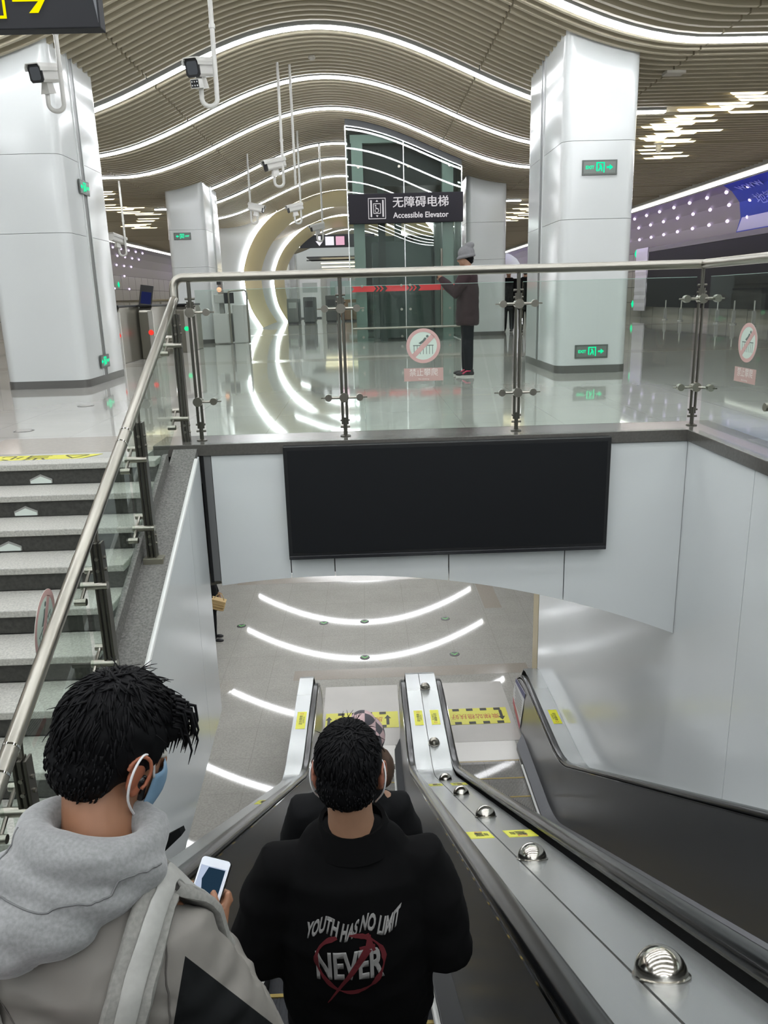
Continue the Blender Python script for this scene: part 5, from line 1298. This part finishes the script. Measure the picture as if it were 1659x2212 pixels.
for i, p in enumerate(c):
    tg = (c[min(i+1, len(c)-1)] - c[max(i-1, 0)]).normalized(); sd = V((.0, -.75, .35)).normalized(); sd = (sd - tg * sd.dot(tg)).normalized(); nn = tg.cross(sd)
    rows.append([p + sd * a + nn * b for a, b in ((-.015, -.003), (.015, -.003), (.015, .003), (-.015, .003))])
m.loft(rows); m.build('grab_handle', mat('handle_red', 'a81c33', .6), bp, smooth=True)

# ---------------------------------------------------------------- man in the black printed jacket
def black_man():
    B = V((-.07, 1.87, -1.818)); t = empty('person', tuple(B), 'person in a black jacket with white and red print on the back', 'person')
    HC = (-.075, 1.81, -.182); hy, hp, hr = -4, -12, 0
    NB = V((-.072, 1.80, -.355)); shR, shL = V((.110, 1.79, -.445)), V((-.265, 1.79, -.45)); elR, elL = V((.165, 1.78, -.70)), V((-.345, 1.78, -.70)); wrR, wrL = V((.07, 1.99, -.86)), V((-.20, 1.99, -.86))
    hips = [V((-.165, 1.87, -.90)), V((.025, 1.87, -.90))]; feet = [V((-.17, 1.87, -1.73)), V((.03, 1.87, -1.73))]
    m = MB(); add_head(m, HC, NB, hy, hp, hr, 1.02, .060)
    capsule(m, [NB + V((0, 0, -.03)), V((-.07, 1.81, -.52)), V((-.07, 1.84, -.72)), V((-.07, 1.86, -.88))], [(.09, .07), (.15, .10), (.13, .09), (.14, .095)], 20)
    for a, b, c in ((shR, elR, wrR), (shL, elL, wrL)): capsule(m, [NB * .4 + a * .6 + V((0, 0, -.03)), a, (a + b) / 2, b, (b + c) / 2, c], [.05, .05, .045, .04, .036, .027], 12)
    hand(m, wrR, V((-.05, .10, -.06)), V((-.6, .3, .4)), .7, 1.0, -1); hand(m, wrL, V((.05, .10, -.06)), V((.6, .3, .4)), .7, 1.0, 1)
    legs(m, hips, feet, -1.32, (.075, .05, .045, .035)); solidify(m, 'body', mat('skin_pale', '95725b', .5, noise=(40, .04)), t, .0062, 4)
    add_ears(t, HC, hy, hp, hr, 1.04, mat('ear_pink', '96604c', .5)); add_face(t, HC, hy, hp, hr, 1.02)
    hair_cap(t, HC, hy, hp, hr, 1.03, nape=.55, tuft=1000, seed=5, top=1.0); mask(t, HC, hy, hp, hr, 1.02, mat('mask_white', 'cfd2d4', .6))
    f, R = headframe(HC, hy, hp, hr)
    gl = None
    for e in (-1, 1):
        m = MB(); m.tube([f(.081 * e, -.010, .012), f(.080 * e, .030, .014), f(.074 * e, .085, .008)], .0022, 6)
        if gl is None: gl = m
        else: gl.add(m.v, m.f)
    for e in (-1, 1): gl.tube([f(.034 * e + .026 * cos(a), .098 - .01 * abs(cos(a)), .004 + .018 * sin(a)) for a in [k * pi / 8 for k in range(17)]], .0018, 6)
    gl.build('spectacles', M_black, t, smooth='all')
    JB = mat('jacket_ink', '070708', .9, noise=(5, .10), spec=.12)
    m = MB()
    capsule(m, [V((-.072, 1.80, -.395)), V((-.072, 1.78, -.46)), V((-.072, 1.775, -.62)), V((-.072, 1.80, -.84)), V((-.072, 1.83, -1.02))], [(.145, .078), (.200, .112), (.215, .132), (.215, .140), (.205, .135)], 24)
    for a, b, c in ((shR, elR, wrR), (shL, elL, wrL)): capsule(m, [NB * .5 + a * .5 + V((0, -.005, -.055)), a, a * .55 + b * .45, b + V((0, .01, -.02)), (b + c) / 2 + V((0, 0, -.02)), c - (c - b).normalized() * .03], [.058, .070, .084, .090, .074, .050], 16)
    jf = folds(6, .013, (1, 1, 1.3), 7.7); j = solidify(m, 'jacket', JB, t, .009, 6, disp=jf)
    m = MB(); cl = [V((-.07 + .086 * cos(a), 1.80 + .070 * sin(a), -.343 + .012 * sin(a))) for a in [k * 2 * pi / 20 for k in range(21)]]; rows = []
    for k, p in enumerate(cl):
        o_ = V((p.x + .07, p.y - 1.80, 0)).normalized(); rows.append([p + V((0, 0, .022)) - o_ * .006, p + o_ * .004 + V((0, 0, .026)), p + o_ * .030 + V((0, 0, -.040)), p + o_ * .022 + V((0, 0, -.044)), p - o_ * .004 + V((0, 0, -.02))])
    m.loft(rows, cap=False); m.build('collar', JB, j, smooth=True)
    m = MB(); legs(m, [x + V((0, 0, -.03)) for x in hips], [x + V((0, 0, .03)) for x in feet], -1.32, (.10, .08, .075, .068)); capsule(m, [V((-.07, 1.86, -.86)), V((-.07, 1.86, -.97))], [(.165, .12), (.155, .11)], 18); solidify(m, 'trousers', mat('trousers_black', '090a0c', .85, spec=.2), t, .012, 5)
    for ft in feet: shoe(t, (ft.x, ft.y, B.z), 0, mat('shoe_dark', '1b1b1d', .5), mat('sole_light', 'b6b4ae', .6))
    return t, j
bman, bjacket = black_man()
bT = bvh(bjacket)
def on_back(u, v, w, c=(-.090, -.640)):
    x, z = c[0] + u, c[1] + v
    h = bT.ray_cast(V((x, 1.2, z)), V((0, 1, 0)))
    y = h[0].y if h[0] is not None else 1.66
    return V((x, y - .0025 - w, z))
PRW = mat('print_white', '8f8e8c', .7); PRR = mat('print_red', '5a141c', .7)
def brush(u, v): return u + v * .22, v + .012 * sin(u * 60) * (1 if v > 0 else .6) + u * .06
sl = text('YOUTH HAS NO LIMIT', .062, PRW, lambda u, v, w: on_back(*brush(u - .008, v + .103), w), bjacket, 'back_slogan', .0006, width=.245, bold=.0026, grid=.012)
nv = text('NEVER', .12, PRW, lambda u, v, w: on_back(u + .0, v * 1.0 - .010 + u * .07 + .10 * abs(u) * (v / .06) * .35, w), bjacket, 'back_word', .0006, width=.178, bold=.004, grid=.012)
m = MB(); cc = (.004, -.002); R_ = random.Random(4); rows = []
for k in range(61):
    a = pi * .62 + 2 * pi * .94 * k / 60; w_ = .0045 + .0025 * sin(k * .7) + .0012 * R_.uniform(-1, 1); r = .088 + .004 * sin(3 * a)
    rows.append([on_back(cc[0] + (r + w_ * e) * cos(a), cc[1] + (r + w_ * e) * sin(a) * 1.03, .0012) for e in (-1, 1)] + [on_back(cc[0] + (r - w_ * e) * cos(a), cc[1] + (r - w_ * e) * sin(a) * 1.03, .0004) for e in (-1, 1)])
m.loft(rows)
def ink(pts):
    n = 14
    A, Bp = V(pts[0] + (0,)), V(pts[1] + (0,)); d = (Bp - A); pd = V((-d.y, d.x, 0)).normalized(); rr = []
    for k in range(n + 1):
        p = A + d * k / n; wd = pts[2] + (pts[3] - pts[2]) * k / n
        rr.append([on_back(p.x + pd.x * wd, p.y + pd.y * wd, .0016), on_back(p.x - pd.x * wd, p.y - pd.y * wd, .0016), on_back(p.x - pd.x * wd, p.y - pd.y * wd, .0006), on_back(p.x + pd.x * wd, p.y + pd.y * wd, .0006)])
    m.loft(rr)
ink(((-.060, -.135), (.052, .045), .001, .0105)); ink(((.052, .045), (.056, .082), .008, .004)); ink(((.050, .085), (.068, .038), .005, .004)); ink(((.030, .048), (.070, .052), .004, .004))
m.build('back_emblem', PRR, bjacket, fix=True)
# ---------------------------------------------------------------- other figures
def figure(B, H, yaw, label, top, trousers, shoes, hairc=None, hat=None, armpose='down', coat=.60, wide=1.0, headoff=(0, 0), sole=None, skin=None, vox=.014):
    """standing figure, built facing +y at the origin and turned by yaw"""
    k = H / 1.72; Ry = Matrix.Rotation(yaw, 3, 'Z'); B = V(B)
    L = lambda x, y, z: B + Ry @ V((x * k, y * k, z * k))
    t = empty('person', tuple(B), label, 'person')
    dx, dy = headoff; HCl = V((dx, .03 + dy, 1.60)); HC = L(*HCl); NB = L(dx * .4, dy * .3, 1.43)
    if armpose == 'down': P = [((-.21, 0, 1.37), (-.27, -.02, 1.10), (-.25, .08, .86)), ((.21, 0, 1.37), (.27, -.02, 1.10), (.25, .08, .86))]
    elif armpose == 'phone': P = [((-.19, .02, 1.37), (-.23, .16, 1.13), (-.06, .36, 1.33)), ((.19, .02, 1.37), (.23, .16, 1.13), (.05, .36, 1.31))]
    elif armpose == 'wide': P = [((-.19, 0, 1.34), (-.255, .02, 1.10), (-.15, .10, .92)), ((.19, 0, 1.34), (.255, .02, 1.10), (.15, .10, .92))]
    arms = [[L(*p) for p in a] for a in P]
    hips = [L(-.09, 0, .90), L(.09, 0, .90)]; feet = [L(-.10, -.02, .09), L(.10, .02, .09)]
    yd = math.degrees(yaw)
    m = MB(); add_head(m, HC, NB, yd, -10, 0, k, .055 * k)
    def el(path, radii, mm, seg=18):   # ellipses follow the yaw
        rows = []
        for p, (rx, ry) in zip(path, radii): rows.append([p + Ry @ V((rx * k * cos(a), ry * k * sin(a), 0)) for a in [q * 2 * pi / seg for q in range(seg)]])
        mm.loft(rows)
    el([L(0, 0, 1.43), L(0, 0, 1.30), L(0, 0, 1.08), L(0, 0, .88)], [(.09, .07), (.16, .10), (.13, .09), (.15, .10)], m)
    for i, a in enumerate(arms):
        capsule(m, [a[0] * .6 + NB * .4, a[0], (a[0] + a[1]) / 2, a[1], (a[1] + a[2]) / 2, a[2]], [.045 * k, .05 * k, .045 * k, .04 * k, .035 * k, .026 * k], 10)
        hand(m, a[2], (a[2] - a[1]), Ry @ V((1 if i == 0 else -1, 0, .6)), .8, k, 1 if i == 0 else -1)
    legs(m, hips, feet, B.z + .49 * k, [q * k for q in (.075, .05, .045, .035)])
    solidify(m, 'body', skin or mat('skin_pale', 'b08c74', .5, noise=(40, .04)), t, min(vox, .009), 3)
    add_face(t, HC, yd, -10, 0, k)
    m = MB(); el([L(0, 0, 1.455), L(0, -.005, 1.36), L(0, -.01, 1.15), L(0, 0, .92), L(0, 0, coat + .05), L(0, 0, coat)], [(.10 * wide, .08), (.195 * wide, .12 * wide), (.195 * wide, .13 * wide), (.195 * wide, .14 * wide), (.20 * wide, .145 * wide), (.19 * wide, .135 * wide)], m)
    for a in arms: capsule(m, [a[0] * .55 + NB * .45 + V((0, 0, -.04)), a[0], (a[0] + a[1]) / 2, a[1], (a[1] + a[2]) / 2, a[2] - (a[2] - a[1]).normalized() * .03], [q * k * wide for q in (.065, .075, .075, .07, .06, .045)], 12)
    c = solidify(m, 'coat', top, t, vox, 5, disp=folds(7, .008, (1, 1, 1.4), H))
    m = MB(); legs(m, [h + V((0, 0, -.03)) for h in hips], [f_ + V((0, 0, .02)) for f_ in feet], B.z + .49 * k, [q * k for q in (.098, .078, .072, .062)]); el([L(0, 0, .98), L(0, 0, .80)], [(.155, .115), (.15, .11)], m); solidify(m, 'trousers', trousers, t, vox, 4)
    for f_ in feet: shoe(t, (f_.x, f_.y, B.z), yaw, shoes, sole or mat('sole_light', 'b6b4ae', .6), k)
    if hairc: hair_cap(t, HC, yd, -10, 0, k * 1.02, hairc, tuft=60, vox=.009)
    if hat: hat(t, HC, yd, k)
    return t, HC, NB, arms
# woman with grey knitted hat and maroon coat taking a picture
def bobble(t, HC, yd, k):
    f, R = headframe(HC, yd, -10, 0); m = MB(); m.ball(f(0, -.02, .050), (.092, .108, .095), 18, 12, R); m.ball(f(0, -.075, .130), (.060, .065, .045), 14, 10, R); m.tube([f(.093 * cos(a), -.01 + .105 * sin(a), .005) for a in [q * pi / 10 for q in range(21)]], .018, 8)
    solidify(m, 'knit_hat', mat('hat_grey', '747476', .95, noise=(120, .15)), t, .009, 4)
w, whc, wnb, warm = figure((1.36, 10.36, 0), 1.60, pi / 2 - .15, 'person in a grey knitted hat and long maroon coat standing by the lift', mat('coat_maroon', '281519', .85), mat('trousers_navy', '0b0e13', .85, spec=.2), mat('sneaker_black', '1a1517', .5), mat('hair_black', '0d0e11', .45), bobble, 'phone', .70, 1.12)
m = MB()
for i, s in enumerate((-1, 1)):
    pass
hp_ = (warm[0][2] + warm[1][2]) / 2 + V((-.05, 0, .05)); m.obox(hp_, (.012, .15, .075), Matrix.Rotation(-.15, 3, 'Z')); o = m.build('mobile_phone', mat('phone_black', '101114', .15), bevel=.002); tag(o, 'dark phone held up by the person in the maroon coat', 'phone')
# pink trim on her shoes
for ch in w.children:
    if ch.name.startswith('shoe'):
        c = sum((v.co for v in ch.data.vertices), V()) / len(ch.data.vertices)
        m = MB(); m.tube([c + V((.055, -.045, .035)), c + V((.0, -.048, .03)), c + V((-.05, -.043, -.005))], .010, 8); m.build('pink_stripe', mat('sneaker_pink', 'c23a5e', .5), ch, smooth='all')
# two people in black beyond the right column
figure((4.12, 22.6, 0), 1.74, pi * .9, 'person in black standing behind the right railing post, the left one of two', mat('coat_black', '08090b', .85, spec=.2), mat('trousers_black', '090a0c', .85, spec=.2), mat('shoe_dark', '1b1b1d', .5), mat('hair_black', '0d0e11', .45), None, 'down', .62, 1.05)
figure((4.35, 21.4, 0), 1.72, -.4, 'person in black standing behind the right railing post, the right one of two', mat('coat_black', '08090b', .85, spec=.2), mat('trousers_black', '090a0c', .85, spec=.2), mat('shoe_dark', '1b1b1d', .5), mat('hair_black', '0d0e11', .45), None, 'phone', .62, 1.05)
# person on the lower floor, half hidden by the left pit wall
p_, hc_, nb_, ar_ = figure((-2.98, 13.6, ZL), 1.72, -pi / 2, 'person in black standing on the lower floor, half hidden behind the left pit wall', mat('coat_black', '08090b', .85, spec=.2), mat('trousers_black', '090a0c', .85, spec=.2), mat('shoe_dark', '1b1b1d', .5), mat('hair_black', '0d0e11', .45), None, 'down', .62, 1.0)
c = V((-2.80, 13.35, ZL + .82)); m = MB(); R = Matrix.Rotation(.3, 3, 'Y')
m.loft([[c + R @ V((a * .8, b * .8, -.10)) for a, b in ((-.12, -.06), (.12, -.06), (.12, .06), (-.12, .06))], [c + R @ V((a, b, .10)) for a, b in ((-.13, -.08), (.13, -.08), (.13, .08), (-.13, .08))]])
for k in range(4): m.loft([[c + R @ V((a * 1.03, b * 1.05, -.08 + k * .05)) for a, b in ((-.125, -.07), (.125, -.07), (.125, .07), (-.125, .07))], [c + R @ V((a * 1.03, b * 1.05, -.055 + k * .05)) for a, b in ((-.125, -.07), (.125, -.07), (.125, .07), (-.125, .07))]])
o = m.build('woven_bag', mat('bag_straw', 'b59b6c', .7)); tag(o, 'straw coloured woven bag carried by the person on the lower floor', 'bag')
m = MB(); m.tube(cr3([c + R @ V((-.09, 0, .1)), c + R @ V((-.03, 0, .2)), c + R @ V((.03, 0, .2)), c + R @ V((.09, 0, .1))]), .008, 8); m.build('handle', mat('bag_straw', 'b59b6c', .7), o, smooth='all')
# woman ahead on the escalator: black coat, brown hair, chequered knitted hat
def plaid(t, HC, yd, k):
    f, R = headframe(HC, yd, -10, 0); m = MB(); m.ball(f(0, -.015, .055), (.090, .105, .085), 18, 12, R); m.ball(f(.0, -.03, .115), (.055, .06, .05), 14, 10, R)
    mt = mat('hat_chequer', 'a89c9c', .95); n = mt.node_tree.nodes; l = mt.node_tree.links
    if 'ck' not in n:
        ck = n.new('ShaderNodeTexChecker'); ck.name = 'ck'; ck.inputs[1].default_value = srgb('a78f90'); ck.inputs[2].default_value = srgb('3f3d42'); ck.inputs[3].default_value = 24
        tc = n.new('ShaderNodeTexCoord'); l.new(tc.outputs['Object'], ck.inputs[0]); l.new(ck.outputs[0], n['Principled BSDF'].inputs['Base Color'])
    solidify(m, 'knit_hat', mt, t, .008, 4)
    m = MB(); m.ball(f(0, -.045, -.03), (.088, .075, .105), 16, 12, R); m.ball(f(.062, -.035, -.075), (.062, .06, .085), 14, 10, R); m.ball(f(-.045, -.035, -.08), (.06, .06, .08), 14, 10, R)
    solidify(m, 'hair', mat('hair_brown', '3b2818', .7, noise=(30, .25)), t, .009, 3, disp=lambda co: .006 * mnoise.noise(V((co.x * 40, co.y * 40, co.z * 9))))
zst = .349 - .95 - K30 * 2.92 + .006
figure((-.115, 2.74, zst), 1.68, 0.0, 'person in a bulky black coat and chequered hat, ahead of the printed jacket', mat('coat_black', '08090b', .85, spec=.2), mat('trousers_black', '090a0c', .85, spec=.2), mat('shoe_dark', '1b1b1d', .5), None, plaid, 'wide', .55, 1.0, (.065, .0))
